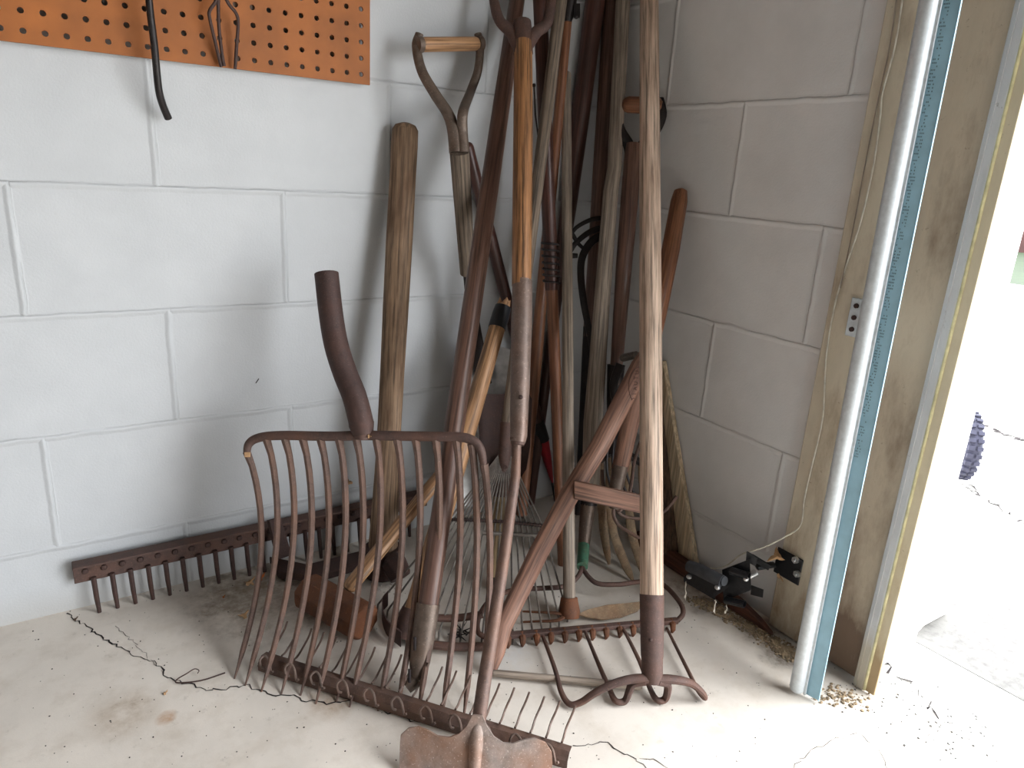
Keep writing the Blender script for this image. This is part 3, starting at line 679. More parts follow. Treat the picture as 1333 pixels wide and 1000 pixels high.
b0_, b1_, b2_ = P(585, 676, 1.35), P(642, 678, 1.345), P(706, 684, 1.36)
def quad(a, b, c, t): return a*(1-t)**2*1+b*2*t*(1-t)+c*t*t
def thru(a, b, c, t):
    mid = b*2-(a+c)/2; return quad(a, mid, c, t)
for i in range(NTN):
    t = i/(NTN-1); tip = thru(L0, L1, L2, t); cr_ = thru(b0_, b1_, b2_, t); st_ = apex+RT*(.020*(t-.5))*.8
    dn = (tip-cr_).normalized()
    tipb = tip+Vector((0, 0, .010)); pts = [st_, lerp(st_, cr_, .5), cr_, lerp(cr_, tipb, .5)+FW*-.004, lerp(cr_, tipb, .93), tipb, tip+(tip-cr_).normalized()*.001-Vector((0, 0, 0))-RT*0]
    rr = [.0012]*7
    build(MB().tube([pts[0], pts[1], pts[2], pts[3], pts[4], tipb, tip-FW.xy.to_3d()*.012+Vector((0, 0, .0012))], .00105, 6, flat=1.7, up=RT), 'tine', 'steel_grey', lr)
band([thru(b0_, b1_, b2_, t)-FW*.003 for t in (0, .25, .5, .75, 1)], .0030, .0030, 1, 'spreader_bar', 'rust_dark', lr)
m = MB(); pts = []
for i in range(260):
    t = i/259; c_ = thru(b0_, b1_, b2_, t)-FW*.003; a_ = i*.9
    pts.append(c_+UP*math.cos(a_)*.0036+FW*math.sin(a_)*.0036)
build(MB().tube(pts, .0008, 5), 'spreader_spring', 'steel_dark', lr)
build(MB().tube([P(628, 694, 1.33), P(700, 697, 1.345)], .0038, 10), 'brace', 'steel_grey', lr)

# slim tan handle with black clamp at top (M)
m1 = P(739, 22, 1.42); m0 = P(684, 612, 1.535)
mt = thing('cultivator', 'slim orange-tan pole with a black iron clamp at its top edge of the picture', 'cultivator', W(680, 655, .03).xy.to_3d())
mb0 = ext(m1, m0, .10)
build(MB().tube([mb0]+[lerp(m0, m1, t) for t in (0, .3, .6, 1.0)], [.0130, .0132, .0130, .0112, .0095], 14), 'handle', 'h_orange', mt)
m = MB().tube([P(739, 28, 1.415), P(740, 12, 1.41), P(743, -20, 1.41)], [.008, .0155, .015], 12); m.box(P(751, 14, 1.40), (RT, UP, FW), (.006, .012, .005)); m.ball(P(750, 22, 1.40), .0045, 8)
build(m, 'clamp', 'steel_dark', mt)
build(MB().tube([mb0, W(679, 662, .02)], [.010, .006], 10), 'foot', 'steel_dark', mt)

# slender orange-brown handle wrapped with wire (L)
l1 = P(703, 0, 1.345); l0 = P(735, 770, 0); l0 = F(733, 735, 0.0); lv = l1-l0
lt = thing('weeder', 'dark to orange-brown narrow handle with a coil of black wire wound halfway up', 'weeder', l0)
build(MB().tube([l0+lv*t for t in (.0, .15, .3, .52)], [.0115, .0120, .0120, .0122], 16), 'lower_handle', 'h_orange', lt)
build(MB().tube([l0+lv*t for t in (.515, .6, .8, 1, 1.2, 1.205)], [.0135, .0140, .0140, .0138, .0135, .006], 16), 'upper_handle', 'h_red', lt)
pts = []; ax1 = lv.normalized(); o1 = ax1.orthogonal().normalized(); o2 = ax1.cross(o1); N = 7*16
for i in range(N+1):
    t = i/N; base = P(715, lerp(295, 348, t), 1); # height only
    tt_ = (735-lerp(293, 350, t))/735; c_ = l0+lv*(tt_*1.0); a_ = 2*math.pi*7*t+.3*math.sin(9*t)
    pts.append(c_+(o1*math.cos(a_)+o2*math.sin(a_))*.0165)
build(MB().tube(pts, .0022, 7), 'wire_coil', 'steel_dark', lt)
build(MB().tube([P(695, 112, 1.40), P(697, 150, 1.40), P(704, 205, 1.41)], .0016, 6).ball(P(695, 111, 1.40), .004, 8), 'wire_end', 'steel_dark', lt)

# thin grey pole ending in a two-pronged hoe (K)
k0 = F(741, 795, .02); k1 = P(737, 96, 1.475); kv = k1-k0
kt = thing('weeding_hoe', 'thin straight grey pole ending in a small rusty hoe with leaf blade and two prongs', 'hoe', (k0.x, k0.y, 0))
build(MB().tube([k0+kv*t for t in (.02, .3, .6, 1, 1.004)], [hw(15.5, 1.36), .0112, .0108, .0100, .005], 16), 'handle', 'h_grey', kt)
build(MB().tube([k0+kv*t for t in (-.012, .0, .022)], [.0185, .0200, .0155], 16), 'socket', 'rust_orange', kt)
kc = F(741, 800, .016); kd = dep(kc)
pts = [P(x, y, kd-.005) for x, y in ((752, 797), (765, 791), (790, 786), (815, 785), (838, 782), (830, 794), (808, 803), (785, 806), (765, 803))]
pp = [F(x, y, z) for x, y, z in ((752, 800, .016), (765, 794, .02), (790, 788, .02), (815, 786, .018), (840, 783, .012), (830, 796, .008), (808, 804, .006), (785, 807, .008), (765, 804, .012))]
build(MB().plate(pp, (0, -.001, .004)), 'blade', 'dustrust', kt, bevel=.001)
build(MB().tube(spl([F(733, 800, .018), F(722, 798, .02), F(700, 797, .018), F(672, 796, .01)], 4), [.0045, .002], 8, flat=.7), 'prong', 'rust_orange', kt)
build(MB().tube(spl([F(735, 803, .016), F(724, 808, .016), F(700, 809, .012), F(678, 810, .006)], 4), [.0045, .002], 8, flat=.7), 'prong', 'rust_orange', kt)

# thick dark red handle (Q)
q1 = P(775, 0, 1.47); q0 = W(705, 540, .02); qv = q1-q0
qt = thing('shovel', 'thick dark reddish pole leaning back behind the thin grey hoe pole, foot hidden', 'shovel', W(690, 650, .015).xy.to_3d())
qb = W(690, 655, .02)
build(MB().tube([qb]+[q0+qv*t for t in (0, .3, .55, .75, 1.0)]+[q1+qv*.15, q1+qv*.155], [.012, .012, .0130, .0185, .0205, .0210, .0205, .01], 18), 'handle', 'h_red', qt)
s0_ = P(752, 385, 1.585); s1_ = P(700, 482, 1.585)
st_ = thing('short_stick', 'short brown diagonal stick wedged across behind the upright tool poles', 'stick', s1_)
s0_ = W(757, 374, .022); s1_ = W(697, 494, .022)
build(MB().rod(s1_, s0_, .0145, n=14), 'shaft', 'h_brown', st_); st_.location = s1_; 

# brown handle (R) with black iron drag prongs at mid-height (T)
r1 = P(796, 0, 1.50); r0 = F(752, 655, 0.0); r0 = P(754, 640, 1.60); rv = r1-r0
dt = thing('drag_hook', 'brown pole whose lower half is blackened, curved black iron prongs curling from it', 'cultivator', (r0.x, r0.y, 0))
build(MB().tube([r0+rv*t for t in (.33, .5, .7, 1, 1.2, 1.204)], [.0145, .0150, .0165, .0165, .016, .007], 16), 'handle', 'h_brown', dt)
build(MB().tube([r0-rv*.05]+[r0+rv*t for t in (0, .15, .35)], [.007, .0085, .0110, .0150], 14), 'socket', 'steel_dark', dt)
dd_ = dep(lerp(r0, r1, .53))-.03
for pts, ra in (([(792, 283), (770, 286), (752, 295), (744, 304)], .0050), ([(792, 294), (768, 302), (750, 316), (742, 328)], .0065), ([(792, 304), (772, 313), (759, 332), (756, 356), (760, 395), (769, 440), (778, 490)], .0085), ([(744, 303), (752, 316), (761, 325)], .0045), ([(742, 333), (752, 333)], .006)):
    pp = spl([P(x, y, dd_-.0+(.03 if ra > .008 and y > 400 else 0)) for x, y in pts], 5); build(MB().tube(pp, [ra*1.1, ra*.8], 10, flat=.6, up=FW), 'prong', 'steel_dark', dt)

# grey pole with green-banded socket: bow rake (J)
j0 = F(761, 738, .045); j1 = P(811, 0, 1.475); 
jp = [P(x, y, dd2) for x, y, dd2 in ((768, 650, 1.500), (772, 549, 1.478), (783, 400, 1.465), (795, 250, 1.46), (800, 219, 1.46), (811, 0, 1.465))]
br = thing('bow_rake', 'bow rake with long pale grey pole, green-banded socket and short-toothed head', 'rake', (j0.x, j0.y, 0))
je = ext(jp[-2], jp[-1], .25)
build(MB().tube(jp+[je, ext(jp[-1], je, .004)], [hw(23, 1.5), hw(25, 1.48), hw(21, 1.47), hw(20, 1.46), hw(19, 1.46), hw(19, 1.47), .0145, .007], 18), 'handle', 'h_grey', br)
build(MB().tube([P(769, 625, 1.500), P(766, 657, 1.500)], [.0185, .0180], 18), 'collar', 'steel_dark', br)
jq = [P(766, 652, 1.500), P(761, 700, 1.487), P(759, 722, 1.472)]
jsk = build(MB().tube(jq, [.0168, .0128, .0110], 16), 'socket', 'steel_brown', br)
build(MB().tube([P(760, 708, 1.485), F(758, 738, .048)], [.0122, .0112], 16), 'green_band', 'green', jsk)['label'] = 'worn green painted band'
hl, hr_ = F(626, 831, .018), F(882, 808, .018)
hl = F(632, 830, .020); hd = (hr_-hl).normalized(); Lh = (hr_-hl).length
cm = F(758, 739, .048)
build(MB().tube(spl([cm, F(752, 751, .040), F(737, 763, .036), F(705, 766, .036), F(670, 768, .036), F(640, 780, .034), F(624, 802, .030), F(622, 822, .026), hl], 5), .0048, 10), 'bow', 'rust', br)
build(MB().tube(spl([cm, F(766, 751, .040), F(779, 760, .036), F(805, 761, .036), F(828, 758, .036), F(852, 757, .036), F(868, 765, .034), F(886, 786, .03), F(889, 799, .024), hr_], 5), .0048, 10), 'bow', 'rust', br)
build(MB().box((hl+hr_)/2, (hd, Vector((-hd.y, hd.x, 0)), (0, 0, 1)), (Lh/2, .006, .0045)), 'head_bar', 'rust', br, bevel=.0015)
nd = Vector((hd.y, -hd.x, 0))
for i in range(14):
    c_ = lerp(hl, hr_, (i+.5)/14); build(MB().tube([c_-nd*.002, c_+nd*.008-Vector((0, 0, .002)), c_+nd*.011-Vector((0, 0, .010)), c_+nd*.009-Vector((0, 0, .0185))], [.006, .0062, .0050, .0020], 8), 'tooth', 'rust_orange', br)

# spading fork (U) D-handle behind the front pole
u_t = R(822, 186, .05); du = dep(u_t); ub = P(803, 470, 1.475)
ft = thing('spading_fork', 'brown D-handled spading fork standing in the corner with flat greyish tines', 'garden fork', F(815, 748, 0))
build(MB().rod(P(811, 136, 1.455), P(862, 138, 1.43), .0165, n=16), 'grip', 'h_orange', ft)
band([P(859, 128, 1.432), P(862, 150, 1.43), P(852, 172, 1.44), P(836, 190, 1.45), P(828, 205, 1.455)], .008, .013, .6, 'strap', 'steel_dark', ft)
band([P(808, 128, 1.455), P(804, 150, 1.455), P(808, 170, 1.455), P(818, 188, 1.455), P(822, 205, 1.455)], .008, .013, .6, 'strap', 'steel_dark', ft)
build(MB().tube([P(824, 188, 1.455), P(822, 230, 1.455), P(812, 350, 1.455), P(803, 470, 1.465), P(800, 500, 1.47)], [.016, .0185, .0165, .0130, .0125], 16), 'handle', 'h_brown', ft)
build(MB().tube([P(802, 475, 1.47), P(799, 520, 1.48), P(797, 590, 1.49)], [.0185, .0150, .011], 14), 'socket', 'steel_dark', ft)
cx_ = 1.49
build(MB().tube(spl([P(780, 600, cx_), P(797, 588, cx_), P(818, 592, cx_), P(836, 604, cx_)], 4), .010, 10, flat=.7), 'shoulder', 'steel_dark', ft)
for pts in ([(780, 600), (782, 640), (786, 690), (793, 735)], [(795, 596), (794, 640), (798, 690), (812, 730), (824, 756)], [(816, 596), (818, 640), (822, 690), (838, 752)], [(836, 604), (838, 650), (842, 700), (856, 748)]):
    n_ = len(pts); last = F(*pts[-1], .004); pl_ = [P(x, y, lerp(cx_, dep(last), i/(n_-1))) for i, (x, y) in enumerate(pts[:-1])]+[last]
    build(MB().tube(spl(pl_, 5), [.0085, .0095, .0095, .0092]*3+[.0085, .0080, .006, .003], 8, flat=.45, up=FW), 'tine', 'dustrust', ft)

# black scoop and prongs just behind the forked wooden handle
bs = thing('hand_rake', 'small black pronged iron tool head with a grey rounded tip sitting behind the wooden fork', 'hand tool', P(805, 640, 1.50))
build(MB().tube([P(811, 466, 1.43), P(828, 462, 1.41)], [.0135, .0125], 12, flat=.6), 'tip', 'steel_grey', bs)
build(MB().tube(spl([P(808, 474, 1.435), P(799, 500, 1.44), P(802, 530, 1.46), P(810, 570, 1.48)], 4), [.010, .007], 10), 'shank', 'steel_dark', bs)
for dx in (0, 7, 14, 22):
    build(MB().tube(spl([P(800+dx*.5, 540, 1.47), P(792+dx, 575, 1.455), P(790+dx*1.1, 610, 1.45), P(797+dx*1.2, 638, 1.45), P(806+dx*1.1, 646, 1.45)], 4), .0028, 8), 'prong', 'steel_dark', bs)

# forked wooden handle (V + diagonal leg) with crossbar, hooks on the ferrule
v1 = R(886, 250, .022); dV = dep(v1)
vt = thing('push_cultivator', 'forked reddish wooden handle with long diagonal leg, crossbar, oval stamp and hooked prongs', 'cultivator', F(643, 878, 0))
jn = P(838, 488, 1.37)
build(MB().tube([P(886, 246, dV-.002), P(886, 249, dV-.002), P(884, 262, dV-.004), P(873, 325, 1.40), P(855, 412, 1.38), jn], [.007, .0140, .0180, .0195, .0198, .0185], 18, flat=.92, up=RT), 'upper_handle', 'h_orange', vt)
dg = F(640, 878, .006); 
legA = MB().tube([P(843, 462, 1.365), P(834, 478, 1.362), P(780, 582, 1.33), P(745, 638, 1.30), P(700, 722, 1.26), P(655, 815, 1.19), P(647, 850, 1.165), dg], [.017, .0200, .0185, .0180, .0175, .0160, .0130, .006], 12, flat=.55, up=FW); build(legA, 'diagonal_leg', 'h_pink', vt)
legB = MB().tube([P(836, 480, 1.375), P(828, 510, 1.38), P(818, 560, 1.385), P(807, 612, 1.39)], [.0205, .0195, .0180, .0165], 16, flat=.75, up=FW); vts = build(legB, 'stamped_leg', 'h_pink', vt)
build(MB().tube([P(808, 606, 1.388), P(801, 640, 1.39), P(800, 662, 1.39)], [.0155, .0135, .010], 14), 'ferrule', 'steel_brown', vt)
cb0, cb1 = P(747, 637, 1.292), P(852, 660, 1.305)
build(MB().box((cb0+cb1)/2, (FW, UP, cb1-cb0), (.007, hw(24, 1.3), (cb1-cb0).length/2)), 'crossbar', 'h_pink', vt, bevel=.0015)
for pts in ([(799, 660, 1.39), (799, 672, 1.385), (806, 684, 1.38), (818, 692, 1.375), (832, 700, 1.37), (848, 700, 1.37)], [(801, 660, 1.39), (808, 664, 1.385), (820, 640, 1.40), (826, 600, 1.43), (834, 575, 1.45)], [(798, 655, 1.395), (790, 650, 1.40), (785, 630, 1.41), (784, 612, 1.42)], [(800, 660, 1.39), (812, 672, 1.40), (845, 676, 1.40), (862, 668, 1.40), (873, 657, 1.40), (881, 646, 1.40)]):
    build(MB().tube(spl([P(x, y, z) for x, y, z in pts], 5), .0036, 8), 'hook', 'rust_tine', vt)
from mathutils.bvhtree import BVHTree
STB = BVHTree.FromPolygons([tuple(v) for v in legA.v+legB.v], legA.f+[tuple(i+len(legA.v) for i in f) for f in legB.f])
# stamped oval with letters on the wood where the legs meet
def onleg(px, py):
    d_ = ray(px, py).normalized(); h_ = STB.ray_cast(C, d_)[0]
    return (h_-d_*.0004) if h_ else P(px, py, 1.362)
m = MB(); ov = []
for i in range(15, 42): a_ = 2*math.pi*i/40; ov.append(onleg(833+14.5*math.cos(a_), 503+25*math.sin(a_)))
LET = {'U': [[(0, 1), (0, .2), (.3, 0), (.6, .2), (.6, 1)]], 'N': [[(0, 0), (0, 1), (.6, 0), (.6, 1)]], 'I': [[(.3, 0), (.3, 1)]], 'O': [[(.3, 0), (0, .3), (0, .7), (.3, 1), (.6, .7), (.6, .3), (.3, 0)]],
       'T': [[(.3, 0), (.3, 1)], [(0, 1), (.6, 1)]], 'L': [[(0, 1), (0, 0), (.6, 0)]], 'E': [[(.6, 0), (0, 0), (0, 1), (.6, 1)], [(0, .5), (.4, .5)]], 'C': [[(.6, .2), (.3, 0), (0, .3), (0, .7), (.3, 1), (.6, .8)]],
       'D': [[(0, 0), (0, 1), (.4, .85), (.6, .5), (.4, .15), (0, 0)]], 'R': [[(0, 0), (0, 1), (.5, .9), (.5, .55), (0, .5), (.6, 0)]], 'A': [[(0, 0), (.3, 1), (.6, 0)], [(.12, .4), (.48, .4)]], 'W': [[(0, 1), (.15, 0), (.3, .7), (.45, 0), (.6, 1)]], 'P': [[(0, 0), (0, 1), (.5, .9), (.5, .5), (0, .45)]]}
stm = MB().tube(ov, .0006, 5)
cx0, cy0 = 824.5, 522
for i, ch in enumerate('DIAUTU'):
    bx_, by_ = cx0+i*.9, cy0-i*7.0
    for stroke in LET.get(ch, []):
        pts = []
        for (u_, v_) in stroke:   # text runs upward, letters turned a quarter to the left
            pts.append(onleg(bx_+4.2-v_*5.0-1.5, by_-u_*6.6))
        stm.tube(pts, .00055, 5)
build(stm, 'stamp', 'stamp', vts)

# pale wooden slat at the right wall (X)
x0 = R(893, 738, .02); x1 = R(862, 470, .02)
xt = thing('wooden_plank', 'pale yellowish wooden plank with a dark side face leaning against the right wall', 'plank', (x0.x, x0.y, 0))
x0.z = max(x0.z, .0)
a0_, a1_ = R(905, 735, .008), R(868, 500, .008); a2_ = R(858, 440, .008)
lv_ = (a1_-a0_).normalized()
def slat(pa, pb, pc_, pd, th): return MB().plate([pa, pb, pc_, pd], th)
pa, pb_ = R(886, 745, .01), R(906, 745, .01); pa2, pb2 = R(856, 470, .01), R(865, 470, .01)
off_ = max(0, .003-min(pa.z, pb_.z))
build(MB().plate([pa+Vector((0, 0, off_)), pb_+Vector((0, 0, off_)), pb2, pa2], (-.012, 0, 0)), 'face', 'h_plank', xt, bevel=.001)
pc0 = R(862, 720, .055); pc1 = R(856, 480, .02)
build(MB().plate([pa+Vector((-.008, .0, off_)), pc0+Vector((0, 0, .0)), pc1, pa2+Vector((-.008, 0, 0))], (.0, .004, 0)), 'side', 'h_dplank', xt)

# ================================================================== FRONT TOOLS
# big pale pole with hooked cultivator (H)
H0 = F(849, 886, .045); H1 = P(845, 0, 1.375); hv = H1-H0
ct = thing('manure_hook', 'heavy pale wooden pole in front with a rusty four-tined hook head curling on the floor', 'cultivator', (H0.x, H0.y, 0))
dH = dep(H0)
build(MB().tube([H0+hv*t for t in (.098, .3, .5, .7, .9, 1.0, 1.2, 1.204)], [hw(29, 1.2), hw(29, 1.22), hw(28.5, 1.26), hw(27, 1.3), hw(25.5, 1.35), hw(24, 1.375), .0175, .008], 22), 'handle', 'h_light', ct)
cts = build(MB().tube([H0+hv*t for t in (-.004, .004, .026, .030, .07, .105)], [.013, .0165, .0170, .0178, .0190, .0196], 20), 'socket', 'rust', ct)
q = P(847, 833, dep(H0+hv*.06)-.0185); build(MB().ball(q, .0035, 8), 'rivet', 'rust_dark', cts)
zt = .012
tineA = [F(848, 884, .050), F(825, 884, .050), F(800, 890, .044), F(775, 902, .030), F(757, 914, .014), F(742, 917, .008), F(731, 902, .010), F(722, 870, .016), F(705, 824, .016)]
tineB = [F(840, 886, .048), F(824, 890, .040), F(819, 900, .026), F(813, 913, .009), F(801, 912, .009), F(792, 894, .012), F(778, 862, .018), F(760, 818, .018)]
tineC = [F(856, 886, .048), F(868, 890, .040), F(869, 900, .026), F(865, 911, .009), F(855, 911, .009), F(846, 896, .012), F(832, 860, .018), F(811, 818, .018)]
tineD = [F(850, 884, .050), F(878, 885, .048), F(900, 890, .038), F(914, 902, .020), F(917, 908, .009), F(908, 898, .009), F(897, 876, .013), F(868, 818, .018)]
for pts in (tineA, tineB, tineC, tineD):
    sp_ = spl(pts, 5); n_ = len(sp_); build(MB().tube(sp_, [max(.0026, .0085-.0055*i/n_) for i in range(n_)], 10, flat=.85), 'tine', 'rust', ct)

# edger: two-arm steel top, golden handle, steel tube, thin rod, half-moon blade (G)
G0 = P(612, 1040, .955); G1 = P(680, 55, 1.285)
gz = F(612, 1062, 0.0)
et = thing('lawn_edger', 'edger in front with Y-shaped iron top, golden wooden shaft and scalloped rusty blade', 'edger', gz)
def GD(y): return lerp(.955, 1.285, max(0., (1000-y)/945.)**.9)
def GP(x, y): return P(x, y, GD(y))
yk = GD(50)
band([GP(676, 62), GP(665, 42), GP(650, 26), GP(643, 0), GP(640, -35)], .0125, .0075, .8, 'fork_arm', 'rust', et)
band([GP(684, 62), GP(698, 42), GP(712, 30), GP(718, 0), GP(718, -35)], .0125, .0075, .8, 'fork_arm', 'rust', et)
build(MB().rod(P(628, -38, GD(-35)), P(728, -38, GD(-35)), .012), 'grip', 'h_gold', et)
build(MB().tube([GP(680, 28), GP(680, 45), GP(681, 70)], [.016, .0185, .0180], 16, flat=.8, up=FW), 'yoke', 'rust', et)
build(MB().tube([GP(681, 56), GP(681, 150), GP(680, 260), GP(679, 372)], [hw(24, 1.27), hw(25.5, 1.25), hw(26, 1.2), hw(26, 1.17)], 22), 'handle', 'h_gold', et)
ett = build(MB().tube([GP(680, 366), GP(679, 420), GP(677, 500), GP(675, 568), GP(674, 576)], [hw(26.5, 1.17)]+[hw(27.5, 1.15), hw(26, 1.12), hw(23, 1.1), .012], 22), 'tube', 'steel_tube', et)
build(MB().tube([GP(675, 560), GP(674, 572), GP(674, 580)], [.0126, .0126, .0100], 18), 'collar', 'rust', et)
q = P(678, 517, GD(517)-.0155); build(MB().rod(q, q-FW*.006, .0035, n=8), 'screw', 'rust_dark', ett)
build(MB().tube([GP(673, 575), GP(671, 620), GP(657, 720), GP(643, 810), GP(630, 890), GP(623, 940)], [.0070, .0078, .0088, .0095, .0100, .0100], 14), 'rod', 'rust_tine', et)
# blade, gently curved plate
bd = GD(975); top_ = [(521, 968), (522, 956), (532, 947), (545, 945), (558, 950), (570, 957), (585, 959), (598, 954), (608, 944), (615, 930), (628, 930), (634, 944), (643, 958), (655, 966), (668, 967), (682, 962), (696, 960), (710, 966), (718, 978), (719, 992)]
bot = [(714, 1030), (700, 1048), (670, 1060), (625, 1064), (575, 1058), (545, 1045), (528, 1025), (520, 1000)]
def BP(x, y): u_ = (x-620)/100; return P(x, y, bd-.02*(y-975)/90+.012*u_*u_)
out = [BP(x, y) for x, y in top_+bot]; cen = BP(620, 1005)
K = len(out); vs = []; nf = -FW*.0035
for sgn in (0, 1):
    vs += [cen+nf*sgn]+[lerp(cen, p_, .5)+nf*sgn for p_ in out]+[p_+nf*sgn for p_ in out]
o_ = 2*K+1; fs = []
for k in range(K):
    k2 = (k+1) % K
    fs += [(0, 1+k, 1+k2), (1+k, 1+K+k, 1+K+k2, 1+k2), (o_, o_+1+k2, o_+1+k), (o_+1+k, o_+1+k2, o_+1+K+k2, o_+1+K+k), (1+K+k, o_+1+K+k, o_+1+K+k2, 1+K+k2)]
mb_ = MB().add(vs, fs); lo_ = min(v.z for v in mb_.v)
etb = build(mb_, 'blade', 'rust_blade', et)
build(MB().tube([GP(623, 936), BP(620, 965)-FW*.003, BP(618, 1005)-FW*.003, BP(616, 1050)-FW*.001], [.0100, .0098, .0075, .003], 12), 'rib', 'rust_blade', etb)

# ------------------------------------------------------------------ manure fork head, bent tube
tipx = [305, 319, 340, 366, 391, 411, 438, 455, 492, 516, 543, 574, 603, 625]
tipy = [884, 893, 901, 904, 906, 917, 914, 921, 926, 929, 935, 940, 939, 930]
topx = [321, 347, 371, 394, 417, 441, 464, 490, 517, 541, 567, 594, 614, 630]
topy = [588, 572, 571, 571, 571, 571, 571, 571, 571, 571, 571, 571, 578, 604]
dl, dr_ = 1.19, 1.115
pf0 = thing('manure_fork', 'wide rusty fork head with fourteen long curved tines and a bent empty steel socket tube', 'garden fork', F(455, 921, 0))
def topd(x): return lerp(dl, dr_, (x-320)/310)
ends = [F(x, y, .0) for x, y in zip(tipx, tipy)]
hb = spl([P(321, 592, topd(321)), P(324, 578, topd(324)), P(337, 570, topd(337)), P(365, 567, topd(365)), P(430, 568, topd(430)), P(475, 567, topd(475)), P(540, 568, topd(540)), P(595, 569, topd(595)), P(614, 573, topd(614)), P(625, 584, topd(625)), P(630, 606, topd(630))], 6)
n_ = len(hb); build(MB().tube(hb, [.0050+.0032*math.sin(math.pi*min(1, max(0, i/(n_-1))))**.4 for i in range(n_)], 12), 'head_bar', 'rust', pf0)
for i in range(14):
    A = lerp(26, 10, i/13); tx, ty, ex, ey = topx[i], topy[i], tipx[i], tipy[i]; dt_, de = topd(tx), dep(ends[i])
    pts = []; rr = []; N = 16
    for k in range(N+1):
        s_ = k/N; x = lerp(tx, ex, s_)+A*math.sin(math.pi*s_**.85)**.95 if 0 < s_ < 1 else lerp(tx, ex, s_); y = lerp(ty, ey, s_)
        d_ = lerp(dt_, de, s_)+.035*math.sin(math.pi*s_)
        pts.append(P(x, y, d_)); rr.append(.0052-.0012*s_ if k < N else .0012)
    rr[N-1] = .0024; rr[0] = .0062; rr[1] = .0050
    build(MB().tube(pts, rr, 8, flat=1.15, up=RT), 'tine', 'rust_tine', pf0)
tu = spl([P(473, 566, topd(473)), P(469, 545, topd(470)), P(461, 515, topd(460)+.005), P(449, 485, topd(450)+.012), P(438, 450, topd(440)+.016), P(431, 410, topd(430)+.02), P(425, 356, topd(425)+.025)], 6)
n_ = len(tu); tus = build(MB().tube(tu, [.0200 if i > 4 else .0165+.001*i for i in range(n_)], 20, hollow=.88), 'socket_tube', 'rust_dark', pf0)
q = P(461, 542, topd(460)-.014); build(MB().ball(q, .0042, 8), 'rivet', 'rust_orange', tus)
build(MB().tube([P(472, 572, topd(472)), P(472, 556, topd(472))], [.0130, .0165], 14), 'neck', 'rust', pf0)
solo(leafmesh(P(453, 628, topd(453)+.02), RT, UP, .010, 3, .9, 8), 'dry_leaf', 'leaf', 'small curled pale leaf stuck on a tine of the big fork', 'leaf')
solo(MB().box(P(322, 592, topd(321)-.006), (RT, UP, FW), (.0045, .004, .0012)), 'leaf_scrap', 'leaf', 'square tan leaf scrap stuck at the left corner of the big fork', 'leaf')
solo(leafmesh(P(481, 568, topd(481)-.010), RT, UP, .0045, 3, .9, 9), 'leaf_scrap', 'leaf', 'tiny tan scrap stuck on the fork bar under the bent tube', 'leaf')

# loose grey rod on the floor
solo(MB().rod(F(640, 876, .010), F(836, 894, .010), .0058, .0062, 12), 'wooden_dowel', 'h_grey', 'thin grey wooden rod lying on the floor between edger rod and front pole', 'rod')
# red-brown stake along right wall on the floor
sk = MB(); vs = []
for (y, x, hh, ww) in ((-.29, -.030, .020, .014), (-.36, -.032, .021, .015), (-.48, -.034, .020, .014), (-.58, -.036, .017, .012), (-.63, -.037, .010, .009), (-.665, -.040, .004, .004)):
    vs += [Vector((x-ww, y, .001)), Vector((x+ww, y, .001)), Vector((x+ww*.8, y, hh*1.5)), Vector((x-ww*.9, y, hh*1.7))]
sk.add(vs, [(i*4+k, i*4+(k+1) % 4, (i+1)*4+(k+1) % 4, (i+1)*4+k) for i in range(5) for k in range(4)]+[(3, 2, 1, 0), (20, 21, 22, 23)], [Vector((v.x, v.z, v.y)) for v in vs])
solo(sk, 'wooden_stake', 'redwood', 'red-brown pointed wooden stake lying on the floor along the right wall', 'stake', bevel=.003)

# ------------------------------------------------------------------ litter
def floor_leaf(px, py, size, mat, label, seed, lobes=5):
    c_ = F(px, py, size*.35); solo(leafmesh(c_, (1, .3, .1), (-.3, 1, .15), size, lobes, .7, seed), 'dry_leaf', mat, label, 'leaf')
floor_leaf(325, 758, .013, 'leaf', 'curled tan leaf on the floor left of the big fork tines near the wall', 11)
floor_leaf(339, 752, .011, 'leaf_o', 'small orange leaf on the floor beside the tan curled leaf', 12, 3)
floor_leaf(317, 801, .011, 'leaf', 'pale ragged leaf on the floor just left of the outer fork tine', 13, 4)
floor_leaf(291, 777, .004, 'leaf_o', 'tiny orange-red fleck on the bare floor left of the fork', 14, 3)
floor_leaf(215, 902, .0045, 'leaf', 'tiny brown scrap on the open floor below the bent twig', 15, 3)
floor_leaf(388, 752, .008, 'leaf_w', 'pale lilac leaf scrap on the floor behind the left fork tines', 16, 3)
floor_leaf(98, 806, .005, 'h_dplank', 'dark little twig crumb on the floor crack near the wall', 17, 3)
tw = [F(x, y, z) for x, y, z in ((293, 876, .003), (262, 886, .004), (232, 889, .003), (230, 885, .004), (243, 877, .010), (253, 871, .012), (259, 873, .008), (257, 877, .004))]
solo(MB().tube(spl(tw, 4), [.0013, .0007], 6), 'twig', 'rust_dark', 'thin curled brown twig lying across the floor crack', 'twig')
m = MB(); rnd = random.Random(4)
for i in range(16):
    a_ = rnd.uniform(0, 6.28); c_ = F(603, 826, .012)+Vector((rnd.uniform(-.012, .012), rnd.uniform(-.01, .01), 0)); m.tube([c_, c_+Vector((math.cos(a_)*.02, math.sin(a_)*.02, rnd.uniform(-.005, .015)))], [.0016, .0005], 5)
solo(m, 'seed_head', 'steel_dark', 'dark spiky dried seed head on the floor between the rusty bars', 'seed head')
